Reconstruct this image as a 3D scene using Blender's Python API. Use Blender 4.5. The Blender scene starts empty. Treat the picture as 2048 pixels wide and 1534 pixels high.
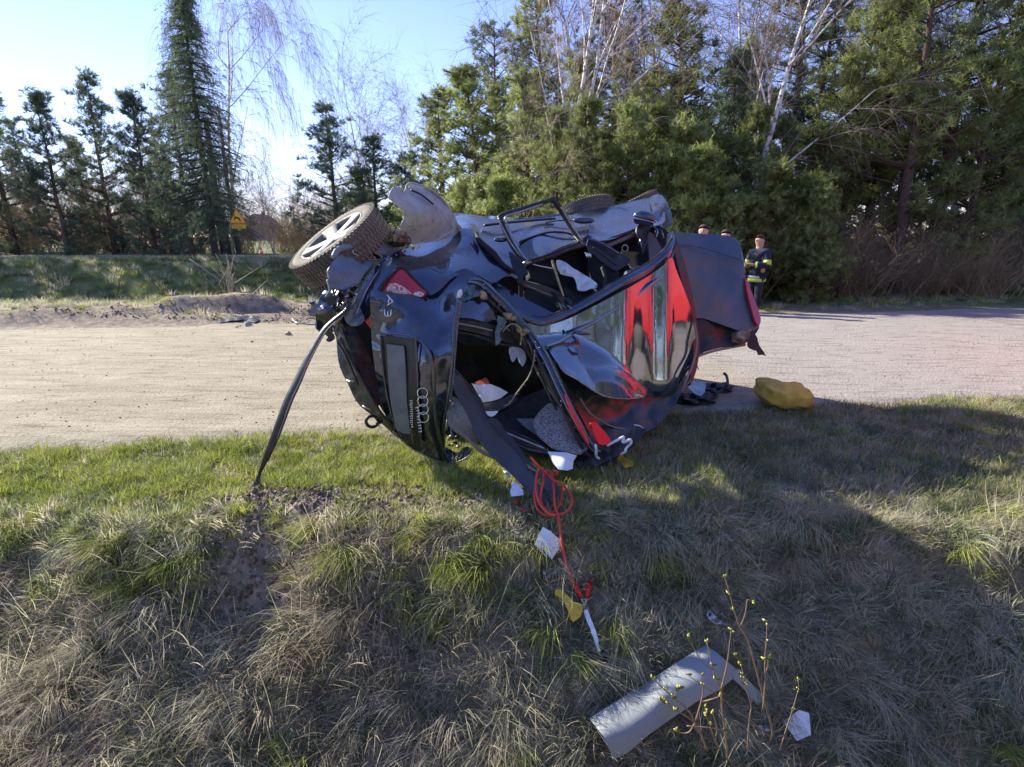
import bpy, bmesh, math, random
import numpy as np
from mathutils import Vector, Matrix, noise, geometry
R = math.radians
random.seed(7); rng = np.random.default_rng(7)
S = bpy.context.scene
COL = S.collection

# ------------------------------------------------------------ camera, sky, sun, exposure
F, CX, CY, PITCH, CAMH = 1108.0, 1024.0, 767.0, R(14.8), 1.55
cam_d = bpy.data.cameras.new('camera'); cam = bpy.data.objects.new('camera', cam_d); COL.objects.link(cam)
cam_d.sensor_width = 36.0; cam_d.lens = 36.0*F/2048; cam_d.clip_end = 3000; cam_d.clip_start = .05
cam.location = (0, 0, CAMH); cam.rotation_euler = (R(90)-PITCH, 0, 0); S.camera = cam
SUN_AZ, SUN_EL = R(-57), R(30)           # azimuth measured from +Y, negative = to the left
W = bpy.data.worlds.new('World'); S.world = W; W.use_nodes = True
nt = W.node_tree; nt.nodes.clear()
sky = nt.nodes.new('ShaderNodeTexSky'); sky.sky_type = 'NISHITA'; sky.sun_disc = False
sky.sun_elevation = SUN_EL; sky.sun_rotation = SUN_AZ; sky.air_density = 1.0; sky.dust_density = .0; sky.ozone_density = 1.6
bg = nt.nodes.new('ShaderNodeBackground'); bg.inputs[1].default_value = .1
wo = nt.nodes.new('ShaderNodeOutputWorld'); tint = nt.nodes.new('ShaderNodeMix'); tint.data_type = 'RGBA'; tint.blend_type = 'MULTIPLY'; tint.inputs[0].default_value = 1; tint.inputs[7].default_value = (.76, .70, .98, 1)
nt.links.new(sky.outputs[0], tint.inputs[6]); nt.links.new(tint.outputs[2], bg.inputs[0]); nt.links.new(bg.outputs[0], wo.inputs[0])
sd = bpy.data.lights.new('sun', 'SUN'); sd.energy = 3.4; sd.angle = R(.6); sd.color = (1, .94, .76)
sun = bpy.data.objects.new('sun', sd); COL.objects.link(sun)
sdir = Vector((math.sin(SUN_AZ)*math.cos(SUN_EL), math.cos(SUN_AZ)*math.cos(SUN_EL), math.sin(SUN_EL)))
sun.rotation_euler = sdir.to_track_quat('Z', 'Y').to_euler(); sun.location = (-8, 8, 12)
S.view_settings.view_transform = 'Standard'; S.view_settings.look = 'None'
S.view_settings.exposure = 1.7; S.view_settings.gamma = 1; S.view_settings.use_curve_mapping = False

# ------------------------------------------------------------ helpers
cp, sp = math.cos(PITCH), math.sin(PITCH)
def ray(px, py):
    x = (px-CX)/F; u = -(py-CY)/F
    return Vector((x, cp+u*sp, -sp+u*cp))
def Q(px, py, Y):                         # the point seen at a pixel of the photograph, Y metres away over the ground
    d = ray(px, py); t = Y/d.y
    return Vector((d.x*t, Y, CAMH+d.z*t))

def vnoise(x, y, s=0):                    # numpy value noise
    x = np.asarray(x, float); y = np.asarray(y, float)
    xi = np.floor(x); yi = np.floor(y); fx = x-xi; fy = y-yi
    def hsh(a, b):
        n = np.sin(a*127.1+b*311.7+s*74.7)*43758.5453
        return n-np.floor(n)
    fx = fx*fx*(3-2*fx); fy = fy*fy*(3-2*fy)
    return (hsh(xi, yi)*(1-fx)+hsh(xi+1, yi)*fx)*(1-fy)+(hsh(xi, yi+1)*(1-fx)+hsh(xi+1, yi+1)*fx)*fy
def fbm(x, y, o=4, s=0):
    t = 0; a = .5; 
    for i in range(o):
        t = t+a*(vnoise(x, y, s+i)-.5)*2; x = x*2.03+3.1; y = y*2.03+1.7; a *= .5
    return t
def sstep(a, b, x):
    t = np.clip((x-a)/(b-a), 0, 1); return t*t*(3-2*t)
def terr(x, y):
    x = np.asarray(x, float); y = np.asarray(y, float)
    ye = 2.85+.1*np.sin(1.7*x+.5)+.14*fbm(x*1.3, 0*x+2, 3)
    d = np.clip(ye-y, 0, 1.15)
    z = -.74*d*sstep(0, .35, d)-.0*d
    up = sstep(.9, -1.2, y)
    z = z*(1-up)
    near = sstep(6, 4.5, y)*sstep(-2, -.5, y)
    z = z+near*(.035*fbm(x*3, y*3, 3, 3)*(1+1.2*sstep(3.4, 2.9, y)) + .02*fbm(x*11, y*11, 2, 5))
    soil = np.exp(-((x+1.15)/.75)**2-((y-3.02)/.28)**2)
    z = z+soil*(.07*np.abs(fbm(x*9, y*9, 3, 8))+.03)
    hole = np.exp(-((x+1.35)/.26)**2-((y-2.55)/.2)**2); z = z-.08*hole
    # far left: mound, ditch, far bank, raised land
    lf = sstep(1.5, -1, x)
    mound = np.exp(-((y-(11.9+.15*x))/.62)**2)*(.16+.8*np.abs(fbm(x*.6, y*.6, 4, 11)))*lf+np.exp(-((y-(11.9+.15*x))/1.1)**2)*.10*fbm(x*3, y*3, 3, 12)*lf
    z = z+mound
    dt = sstep(13.5, 18, y)*(1-sstep(26.5, 30.5, y))*lf
    z = z-1.55*dt + .3*sstep(26.5, 30.5, y)*lf
    z = z+sstep(14, 40, y)*(1-lf)*.2 + sstep(60, 200, y)*1.0
    far = sstep(5, 12, y)
    z = z+far*.02*fbm(x*.7, y*.7, 3, 20)*(np.abs(y-8-.15*x) > 3.4)
    return z
def th(x, y): return float(terr(x, y))
def G(px, py, lift=0.0):                  # where a line of sight meets the ground
    d = ray(px, py); t = .8
    while t < 400:
        p = Vector((0, 0, CAMH))+d*t
        if p.z < th(p.x, p.y)+lift: break
        t += max(.01, .004*t)
    return p

def mk(name, verts, faces, m=None, parent=None, smooth=True):
    me = bpy.data.meshes.new(name)
    off = Vector((0, 0, 0))
    if parent is not None:
        q = parent
        while q is not None: off += q.location; q = q.parent
    me.from_pydata([tuple(Vector(v)-off) for v in verts], [], faces)
    if smooth: me.polygons.foreach_set('use_smooth', [True]*len(me.polygons))
    me.update()
    o = bpy.data.objects.new(name, me); COL.objects.link(o)
    if m: me.materials.append(m)
    if parent is not None: o.parent = parent
    return o
def mknp(name, V, T, m=None, parent=None, smooth=False):      # numpy verts (n,3), faces (k,3|4)
    me = bpy.data.meshes.new(name); V = np.asarray(V, np.float32); T = np.asarray(T, np.int32)
    n = T.shape[1]
    me.vertices.add(len(V)); me.vertices.foreach_set('co', V.ravel())
    me.loops.add(T.size); me.loops.foreach_set('vertex_index', T.ravel())
    me.polygons.add(len(T)); me.polygons.foreach_set('loop_start', np.arange(0, T.size, n, dtype=np.int32))
    me.polygons.foreach_set('loop_total', np.full(len(T), n, np.int32))
    if smooth: me.polygons.foreach_set('use_smooth', np.ones(len(T), bool))
    me.update(calc_edges=True)
    o = bpy.data.objects.new(name, me); COL.objects.link(o)
    if m: me.materials.append(m)
    if parent is not None: o.parent = parent
    return o
def thing(name, label, cat, loc, group=None):
    o = bpy.data.objects.new(name, None); COL.objects.link(o); o.location = Vector(loc)
    o.empty_display_size = .1
    return tag(o, label, cat, group)
def tag(o, label=None, cat=None, group=None, kind=None):
    if label: o['label'] = label
    if cat: o['category'] = cat
    if group: o['group'] = group
    if kind: o['kind'] = kind
    return o
def copy_tree(o, parent=None):
    c = o.copy(); COL.objects.link(c); c.parent = parent
    for ch in list(o.children): copy_tree(ch, c)
    return c

# materials ---------------------------------------------------
def lnk(t, a, b): t.links.new(a, b)
def mat(name, c, rough=.6, metal=0, c2=None, nscale=8, detail=6, bump=0, bscale=40, coat=0, spec=.5, stops=(.35, .65),
        dust=None, dust_amt=0, dscale=5, rand=0, trans=0, sub=0, emis=None, coords='Object', crough=.04):
    m = bpy.data.materials.new(name); m.use_nodes = True; t = m.node_tree; b = t.nodes['Principled BSDF']
    b.inputs['Roughness'].default_value = rough; b.inputs['Metallic'].default_value = metal
    b.inputs['Specular IOR Level'].default_value = spec; b.inputs['Coat Weight'].default_value = coat; b.inputs['Coat Roughness'].default_value = crough
    if trans: b.inputs['Transmission Weight'].default_value = trans
    tc = t.nodes.new('ShaderNodeTexCoord'); co = tc.outputs[coords]
    if coords == 'World':
        pass
    col = None
    b.inputs['Base Color'].default_value = (*c, 1)
    if c2:
        n = t.nodes.new('ShaderNodeTexNoise'); n.inputs['Scale'].default_value = nscale; n.inputs['Detail'].default_value = detail
        lnk(t, co, n.inputs['Vector']); r = t.nodes.new('ShaderNodeValToRGB'); lnk(t, n.outputs['Fac'], r.inputs[0])
        r.color_ramp.elements[0].position = stops[0]; r.color_ramp.elements[1].position = stops[1]
        r.color_ramp.elements[0].color = (*c, 1); r.color_ramp.elements[1].color = (*c2, 1); col = r.outputs[0]
    if rand:
        oi = t.nodes.new('ShaderNodeObjectInfo'); hs = t.nodes.new('ShaderNodeHueSaturation')
        mr = t.nodes.new('ShaderNodeMapRange'); mr.inputs['To Min'].default_value = 1-rand; mr.inputs['To Max'].default_value = 1+rand
        lnk(t, oi.outputs['Random'], mr.inputs['Value']); lnk(t, mr.outputs[0], hs.inputs['Value'])
        if col: lnk(t, col, hs.inputs['Color'])
        else: hs.inputs['Color'].default_value = (*c, 1)
        col = hs.outputs[0]
    if dust:
        n = t.nodes.new('ShaderNodeTexNoise'); n.inputs['Scale'].default_value = dscale; n.inputs['Detail'].default_value = 8; n.inputs['Roughness'].default_value = .65
        lnk(t, co, n.inputs['Vector']); mr = t.nodes.new('ShaderNodeMapRange'); lnk(t, n.outputs['Fac'], mr.inputs['Value'])
        mr.inputs['From Min'].default_value = .62-dust_amt*.35; mr.inputs['From Max'].default_value = .85-dust_amt*.2
        mx = t.nodes.new('ShaderNodeMix'); mx.data_type = 'RGBA'; lnk(t, mr.outputs[0], mx.inputs[0])
        if col: lnk(t, col, mx.inputs[6])
        else: mx.inputs[6].default_value = (*c, 1)
        mx.inputs[7].default_value = (*dust, 1); col = mx.outputs[2]
        a = t.nodes.new('ShaderNodeMapRange'); lnk(t, mr.outputs[0], a.inputs['Value']); a.inputs['To Min'].default_value = rough; a.inputs['To Max'].default_value = .8
        lnk(t, a.outputs[0], b.inputs['Roughness'])
        if coat:
            a2 = t.nodes.new('ShaderNodeMapRange'); lnk(t, mr.outputs[0], a2.inputs['Value']); a2.inputs['To Min'].default_value = coat; a2.inputs['To Max'].default_value = 0
            lnk(t, a2.outputs[0], b.inputs['Coat Weight'])
    if col: lnk(t, col, b.inputs['Base Color'])
    if bump:
        n = t.nodes.new('ShaderNodeTexNoise'); n.inputs['Scale'].default_value = bscale; n.inputs['Detail'].default_value = 5
        lnk(t, co, n.inputs['Vector']); bp = t.nodes.new('ShaderNodeBump'); bp.inputs['Strength'].default_value = bump; bp.inputs['Distance'].default_value = .02
        lnk(t, n.outputs['Fac'], bp.inputs['Height']); lnk(t, bp.outputs[0], b.inputs['Normal'])
    return m

def catmull(pts, n=6, closed=False):
    P = [Vector(p) for p in pts]; out = []; N = len(P)
    rngk = range(N if closed else N-1)
    for i in rngk:
        p0 = P[(i-1) % N] if closed or i > 0 else P[0]; p1 = P[i]; p2 = P[(i+1) % N]; p3 = P[(i+2) % N] if closed or i+2 < N else P[-1]
        for k in range(n):
            t = k/n
            out.append(.5*((2*p1)+(p2-p0)*t+(2*p0-5*p1+4*p2-p3)*t*t+(3*p1-p0-3*p2+p3)*t**3))
    if not closed: out.append(P[-1])
    return out
def tube_geo(pts, r, seg=8, closed=False, flat=1.0, up=None):
    """r: number or list; returns verts, faces. flat<1 squashes along the binormal."""
    n = len(pts); V = []; Fc = []
    rr = r if isinstance(r, (list, tuple)) else [r]*n
    if len(rr) != n: rr = [rr[min(len(rr)-1, int(i/(n-1)*(len(rr)-1)))]*(1-(i/(n-1)*(len(rr)-1)) % 1)+rr[min(len(rr)-1, int(i/(n-1)*(len(rr)-1))+1)]*((i/(n-1)*(len(rr)-1)) % 1) for i in range(n)]
    ref = Vector(up) if up else Vector((.13, -.95, .27))
    for i in range(n):
        a = pts[(i-1) % n] if closed or i > 0 else pts[0]; b = pts[(i+1) % n] if closed or i < n-1 else pts[-1]
        t = (b-a); t = t.normalized() if t.length > 1e-9 else Vector((0, 0, 1))
        s = t.cross(ref); s = s.normalized() if s.length > 1e-4 else Vector((1, 0, 0)); q = s.cross(t)
        for k in range(seg):
            an = 2*math.pi*k/seg
            V.append(pts[i]+s*math.cos(an)*rr[i]+q*math.sin(an)*rr[i]*flat)
    for i in range(n if closed else n-1):
        for k in range(seg):
            a = i*seg+k; b = i*seg+(k+1) % seg; j = ((i+1) % n)*seg
            Fc.append((a, b, j+(k+1) % seg, j+k))
    if not closed: Fc += [tuple(range(seg))[::-1], tuple(range((n-1)*seg, n*seg))]
    return V, Fc
def tube(name, pts, r, m, parent=None, seg=8, sm=5, closed=False, flat=1.0, up=None):
    P = [Q(*p) if not isinstance(p, Vector) else p for p in pts]
    if sm > 1: P = catmull(P, sm, closed)
    V, Fc = tube_geo(P, r, seg, closed, flat, up)
    return mk(name, V, Fc, m, parent)
class MB:
    def __init__(s): s.V = []; s.F = []
    def add(s, V, Fc):
        o = len(s.V); s.V += [Vector(v) for v in V]; s.F += [tuple(i+o for i in f) for f in Fc]; return s
    def tube(s, pts, r, seg=6, sm=1, closed=False, flat=1.0, up=None):
        P = [Q(*p) if not isinstance(p, Vector) else p for p in pts]
        if sm > 1: P = catmull(P, sm, closed)
        return s.add(*tube_geo(P, r, seg, closed, flat, up))
    def box(s, c, e, rot=None):
        V = [Vector((x*e[0]/2, y*e[1]/2, z*e[2]/2)) for x in (-1, 1) for y in (-1, 1) for z in (-1, 1)]
        if rot is not None: V = [rot @ v for v in V]
        return s.add([v+Vector(c) for v in V], [(0, 1, 3, 2), (4, 6, 7, 5), (0, 4, 5, 1), (2, 3, 7, 6), (0, 2, 6, 4), (1, 5, 7, 3)])
    def build(s, name, m, parent=None, smooth=True): return mk(name, s.V, s.F, m, parent, smooth)

def tps(ctrl):
    P = np.array([c[:2] for c in ctrl], float)/100; y = np.array([c[2] for c in ctrl], float); n = len(P)
    d = np.linalg.norm(P[:, None]-P[None], axis=2); K = d*d*np.log(d+1e-9)+np.eye(n)*.0008
    Pm = np.hstack([np.ones((n, 1)), P]); A = np.zeros((n+3, n+3)); A[:n, :n] = K; A[:n, n:] = Pm; A[n:, :n] = Pm.T
    w = np.linalg.lstsq(A, np.concatenate([y, [0, 0, 0]]), rcond=None)[0]
    lo, hi = y.min()-.12, y.max()+.12
    def f(X):
        X = np.asarray(X, float)/100; d = np.linalg.norm(X[:, None]-P[None], axis=2)
        return np.clip((d*d*np.log(d+1e-9))@w[:n]+w[n]+X@w[n+1:], lo, hi)
    return f
def pip(P, poly):
    x, y = P[:, 0], P[:, 1]; c = np.zeros(len(P), bool); n = len(poly)
    for i in range(n):
        x1, y1 = poly[i]; x2, y2 = poly[(i+1) % n]
        k = ((y1 > y) != (y2 > y)); 
        with np.errstate(divide='ignore', invalid='ignore'): xx = (x2-x1)*(y-y1)/(y2-y1+1e-12)+x1
        c ^= k & (x < xx)
    return c
def panel(name, outline, depth, m, parent=None, step=7, thick=.004, cr=0, cs=.03, ridge=0, round_=True, jag=0, seed=1, bevel=0, split=38):
    """sheet with a traced outline; depth = control points (px,py,Y) for its own relief; cr = crumple in metres"""
    o = [Vector((a[0], a[1], 0)) for a in outline]
    if round_: o = catmull(o, 5, True)
    d = []
    for i in range(len(o)):
        a, b = o[i], o[(i+1) % len(o)]; k = max(1, int((b-a).length/step))
        for j in range(k): d.append(a+(b-a)*j/k)
    pts = []
    for p in d:
        if not pts or (Vector(pts[-1])-p.xy).length > step*.3: pts.append((p.x, p.y))
    if (Vector(pts[0])-Vector(pts[-1])).length < step*.3: pts.pop()
    if jag: pts = [(p[0]+random.uniform(-jag, jag), p[1]+random.uniform(-jag, jag)) for p in pts]
    A = np.array(pts); x0, y0 = A.min(0); x1, y1 = A.max(0)
    gx, gy = np.meshgrid(np.arange(x0+step*.5, x1, step), np.arange(y0+step*.5, y1, step*.87)); gx = gx+(np.arange(gx.shape[0]) % 2)[:, None]*step*.5
    g = np.stack([gx.ravel(), gy.ravel()], 1); g = g+rng.uniform(-.12, .12, g.shape)*step
    g = g[pip(g, pts)]
    if len(g):
        dm = np.min(np.linalg.norm(g[:, None]-A[None], axis=2), axis=1); g = g[dm > step*.45]
    allp = [Vector(p) for p in pts]+[Vector(p) for p in g]
    n = len(pts)
    vo, _, fo, _, _, _ = geometry.delaunay_2d_cdt(allp, [], [list(range(n))], 1, 1e-5)
    X = np.array([(v.x, v.y) for v in vo])
    Y = depth(X) if callable(depth) else tps(depth)(X) if len(depth) >= 3 else np.full(len(X), depth[0][2])
    if cr or ridge:
        for i in range(len(X)):
            q = Vector((X[i, 0]*cs, X[i, 1]*cs, seed*7.3))
            Y[i] += cr*noise.noise(q)+cr*.4*noise.noise(q*2.3)
            if ridge: Y[i] += ridge*(1-2*abs(noise.noise(q*.9+Vector((5, 1, 2)))))*.8-ridge*.5
    V = [Q(X[i, 0], X[i, 1], Y[i]) for i in range(len(X))]
    ob = mk(name, V, [tuple(f) for f in fo], m, parent)
    s = ob.modifiers.new('thickness', 'SOLIDIFY'); s.thickness = thick; s.offset = 0
    e = ob.modifiers.new('creases', 'EDGE_SPLIT'); e.split_angle = R(split)
    return ob
def flat_on_ground(name, outline, m, lift=.03, parent=None, step=8, thick=.002, cr=0, cs=.05, seed=1, round_=False, tilt=0):
    ctrl = [(p[0], p[1], G(p[0], p[1], lift+tilt*k).y) for k, p in enumerate(outline)]
    c = np.mean([q[:2] for q in outline], axis=0)
    ctrl.append((c[0], c[1], G(c[0], c[1], lift+tilt*.5).y))
    return panel(name, outline, ctrl, m, parent, step=step, thick=thick, cr=cr, cs=cs, seed=seed, round_=round_)
# ------------------------------------------------------------ materials
M = {}
M['paint'] = mat('dark_blue_black_paint', (.05, .07, .115), .12, .75, coat=1, spec=.9, dust=(.13, .11, .09), dust_amt=.34, dscale=7, bump=.02, bscale=9, crough=.03)
M['paint_dusty'] = mat('dusty_dark_paint', (.085, .115, .17), .24, .75, coat=.9, spec=.9, dust=(.19, .155, .12), dust_amt=.38, dscale=5, bump=.05, bscale=12)
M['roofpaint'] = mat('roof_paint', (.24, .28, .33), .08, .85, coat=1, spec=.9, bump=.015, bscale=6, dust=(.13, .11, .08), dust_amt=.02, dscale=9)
M['plastic'] = mat('black_plastic', (.013, .014, .016), .42, spec=.5, dust=(.11, .095, .08), dust_amt=.2, dscale=14, bump=.06, bscale=160)
M['rubber'] = mat('black_rubber', (.012, .012, .013), .5, dust=(.08, .07, .06), dust_amt=.15, dscale=20)
M['bumper'] = mat('scuffed_bumper_plastic', (.05, .055, .058), .38, dust=(.16, .14, .12), dust_amt=.3, dscale=12, bump=.1, bscale=60)
M['liner'] = mat('dusty_grey_liner', (.34, .38, .39), .78, c2=(.47, .50, .50), nscale=9, bump=.25, bscale=40, dust=(.12, .10, .08), dust_amt=.2, dscale=22)
M['under'] = mat('dusty_underbody', (.12, .17, .24), .6, c2=(.18, .22, .27), nscale=7, bump=.2, bscale=30, dust=(.25, .22, .19), dust_amt=.22, dscale=11)
M['steel'] = mat('bare_steel', (.42, .42, .42), .35, 1, c2=(.25, .22, .2), nscale=20, bump=.2, bscale=40)
M['rust'] = mat('rusty_hub', (.5, .38, .27), .75, .2, c2=(.09, .05, .035), nscale=22, bump=.6, bscale=50)
M['alloy'] = mat('dusty_alloy', (.19, .187, .183), .55, .3, dust=(.28, .24, .2), dust_amt=.5, dscale=20, bump=.05)
M['tyre'] = mat('dusty_tyre', (.085, .075, .068), .85, c2=(.20, .165, .13), nscale=6, stops=(.3, .7), bump=.3, bscale=60)
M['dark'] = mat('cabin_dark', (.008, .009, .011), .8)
M['carpet'] = mat('cabin_carpet', (.018, .021, .027), .95, c2=(.03, .035, .045), nscale=20, bump=.3, bscale=90)
M['seat'] = mat('seat_cloth', (.022, .026, .034), .9, bump=.3, bscale=200)
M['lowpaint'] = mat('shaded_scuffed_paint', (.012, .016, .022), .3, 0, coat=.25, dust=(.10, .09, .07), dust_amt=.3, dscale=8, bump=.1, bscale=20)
M['bonnetpaint'] = mat('muddy_bonnet_paint', (.07, .10, .14), .42, .5, coat=.25, spec=.9, dust=(.22, .17, .12), dust_amt=.62, dscale=2.2, bump=.05, bscale=14)
M['glass'] = mat('dark_window_glass', (.004, .005, .008), .03, spec=.8)
M['teal'] = mat('shattered_glass_edge', (.22, .36, .40), .25, c2=(.05, .09, .11), nscale=120, bump=.8, bscale=150, spec=.8)
M['glasspiece'] = mat('pale_blue_laminate', (.16, .27, .34), .25, c2=(.35, .46, .5), nscale=12, spec=.8)
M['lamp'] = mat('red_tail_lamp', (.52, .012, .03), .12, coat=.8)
M['lampw'] = mat('clear_lamp_pattern', (.65, .6, .62), .2, c2=(.5, .1, .12), nscale=90, stops=(.5, .55), coat=.5)
M['redtrim'] = mat('red_plastic', (.50, .02, .02), .3, coat=.3)
M['chrome'] = mat('chrome_badge', (.75, .76, .78), .18, 1)
M['plate'] = mat('plate_holder', (.085, .11, .13), .45, c2=(.14, .16, .17), nscale=8, dust=(.2, .19, .17), dust_amt=.25, dscale=15)
M['white'] = mat('white_print', (.72, .72, .70), .5)
M['foam'] = mat('torn_foam', (.55, .47, .27), .95, c2=(.35, .27, .13), nscale=60, bump=1, bscale=120)
M['airbag'] = mat('airbag_cloth', (.62, .68, .74), .85, bump=.5, bscale=60)
M['trimgrey'] = mat('pinkish_grey_trim', (.17, .135, .135), .6)
M['tan'] = mat('tan_cut_edge', (.30, .24, .18), .7)
M['felt'] = mat('grey_felt', (.20, .21, .22), .95, c2=(.13, .14, .15), nscale=60, bump=.4, bscale=200)
M['mat'] = mat('mottled_grey_mat', (.09, .10, .11), .9, c2=(.34, .36, .39), nscale=110, detail=3, stops=(.42, .56), bump=.4, bscale=120)
M['boardgrey'] = mat('boot_board', (.05, .06, .07), .85, c2=(.075, .085, .1), nscale=6, bump=.2, bscale=100)
M['tancloth'] = mat('brown_strip', (.2, .16, .14), .85)
M['orange'] = mat('orange_red_fabric', (.55, .10, .05), .8)
M['paper'] = mat('white_paper', (.80, .81, .84), .7)
M['cable'] = mat('red_cable_sheath', (.62, .06, .035), .45)
M['clampred'] = mat('red_clamp_grip', (.52, .012, .015), .35)
M['clampblk'] = mat('black_clamp_grip', (.02, .02, .022), .4)
M['yellow'] = mat('yellow_plastic', (.72, .50, .02), .4, c2=(.6, .42, .03), nscale=20)
M['cushion'] = mat('yellow_foam_cushion', (.78, .50, .08), .85, c2=(.50, .32, .07), nscale=9, bump=.4, bscale=70)
M['trimpanel'] = mat('grey_interior_trim', (.22, .24, .255), .55, c2=(.28, .30, .31), nscale=5, dust=(.3, .28, .24), dust_amt=.1, dscale=30, bump=.08, bscale=250)
M['stone'] = mat('stone', (.28, .22, .16), .9, c2=(.4, .33, .26), nscale=20, bump=.5, bscale=30)
M['bark_pine'] = mat('pine_bark', (.13, .075, .05), .9, c2=(.07, .05, .04), nscale=14, bump=.8, bscale=20)
M['bark_dark'] = mat('dark_bark', (.06, .045, .04), .9, c2=(.10, .08, .07), nscale=14, bump=.8, bscale=20)
M['bark_birch'] = mat('birch_bark', (.70, .66, .62), .8, c2=(.16, .13, .11), nscale=7, stops=(.52, .62), bump=.3)
M['twig'] = mat('birch_twigs', (.30, .23, .20), .85, rand=.2)
M['brush'] = mat('brown_brushwood', (.42, .33, .20), .9, c2=(.26, .20, .12), nscale=3, rand=.25)
M['budtwig'] = mat('tan_stem', (.30, .21, .13), .7, c2=(.2, .13, .09), nscale=30)
M['bud'] = mat('yellow_green_bud', (.42, .42, .09), .6)
M['signpost'] = mat('galvanised_post', (.42, .43, .44), .4, .6)
M['signyellow'] = mat('sign_yellow', (.72, .38, .01), .4)
M['signred'] = mat('sign_border', (.5, .12, .02), .4)
M['black'] = mat('black_print', (.012, .012, .012), .5)
M['coneorange'] = mat('cone_orange', (.75, .10, .02), .5)
M['skin'] = mat('skin', (.50, .30, .22), .55)
M['navy'] = mat('navy_jacket', (.012, .018, .04), .8, bump=.3, bscale=30)
M['hiviz'] = mat('lime_reflective_band', (.55, .68, .12), .5)
M['silver'] = mat('silver_reflective_band', (.6, .62, .62), .35)
M['hair'] = mat('brown_hair', (.05, .03, .02), .8)
M['housewall'] = mat('house_wall', (.4, .36, .33), .9)
M['houseroof'] = mat('purple_roof', (.22, .14, .30), .7)
M['enginered'] = mat('fire_engine_red', (.60, .012, .012), .25, coat=.6)
M['bucket'] = mat('dark_paint_blue_plastic', (.015, .02, .05), .3)

def foliage(name, a, b, rand=.25, sc=1.2, trans=.25):
    m = bpy.data.materials.new(name); m.use_nodes = True; t = m.node_tree; p = t.nodes['Principled BSDF']
    g = t.nodes.new('ShaderNodeNewGeometry'); n = t.nodes.new('ShaderNodeTexNoise'); n.inputs['Scale'].default_value = sc; n.inputs['Detail'].default_value = 3
    lnk(t, g.outputs['Position'], n.inputs['Vector']); r = t.nodes.new('ShaderNodeValToRGB'); lnk(t, n.outputs['Fac'], r.inputs[0])
    r.color_ramp.elements[0].position = .35; r.color_ramp.elements[1].position = .65
    r.color_ramp.elements[0].color = (*a, 1); r.color_ramp.elements[1].color = (*b, 1)
    oi = t.nodes.new('ShaderNodeObjectInfo'); hs = t.nodes.new('ShaderNodeHueSaturation')
    mr = t.nodes.new('ShaderNodeMapRange'); mr.inputs['To Min'].default_value = 1-rand; mr.inputs['To Max'].default_value = 1+rand
    lnk(t, oi.outputs['Random'], mr.inputs['Value']); lnk(t, mr.outputs[0], hs.inputs['Value']); lnk(t, r.outputs[0], hs.inputs['Color'])
    lnk(t, hs.outputs[0], p.inputs['Base Color']); p.inputs['Roughness'].default_value = .6; p.inputs['Specular IOR Level'].default_value = .3
    if trans:
        tr = t.nodes.new('ShaderNodeBsdfTranslucent'); mx = t.nodes.new('ShaderNodeMixShader'); mx.inputs[0].default_value = trans
        lnk(t, hs.outputs[0], tr.inputs[0]); lnk(t, p.outputs[0], mx.inputs[1]); lnk(t, tr.outputs[0], mx.inputs[2])
        lnk(t, mx.outputs[0], t.nodes['Material Output'].inputs[0])
    return m
M['needle'] = foliage('pine_needles', (.21, .25, .08), (.34, .37, .135), .25, 1.1, .5)
M['needle_dark'] = foliage('dark_pine_needles', (.11, .15, .09), (.18, .23, .13), .2, .8, .45)
M['grass_green'] = foliage('green_grass', (.26, .31, .05), (.40, .42, .10), .3, 3, .35)
M['grass_lush'] = foliage('lush_grass', (.10, .15, .06), (.18, .22, .09), .3, 3, .35)
M['grass_dry'] = foliage('dry_grass', (.46, .41, .28), (.62, .57, .43), .25, 4, .48)
M['grass_mix'] = foliage('faded_grass', (.38, .39, .27), (.52, .51, .38), .25, 4, .48)
M['grass_brown'] = foliage('brown_grass', (.36, .28, .19), (.47, .38, .27), .25, 4, .3)
M['clod'] = mat('dark_soil', (.10, .07, .05), .95, c2=(.19, .14, .10), nscale=20, rand=.3, bump=.5)

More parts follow.
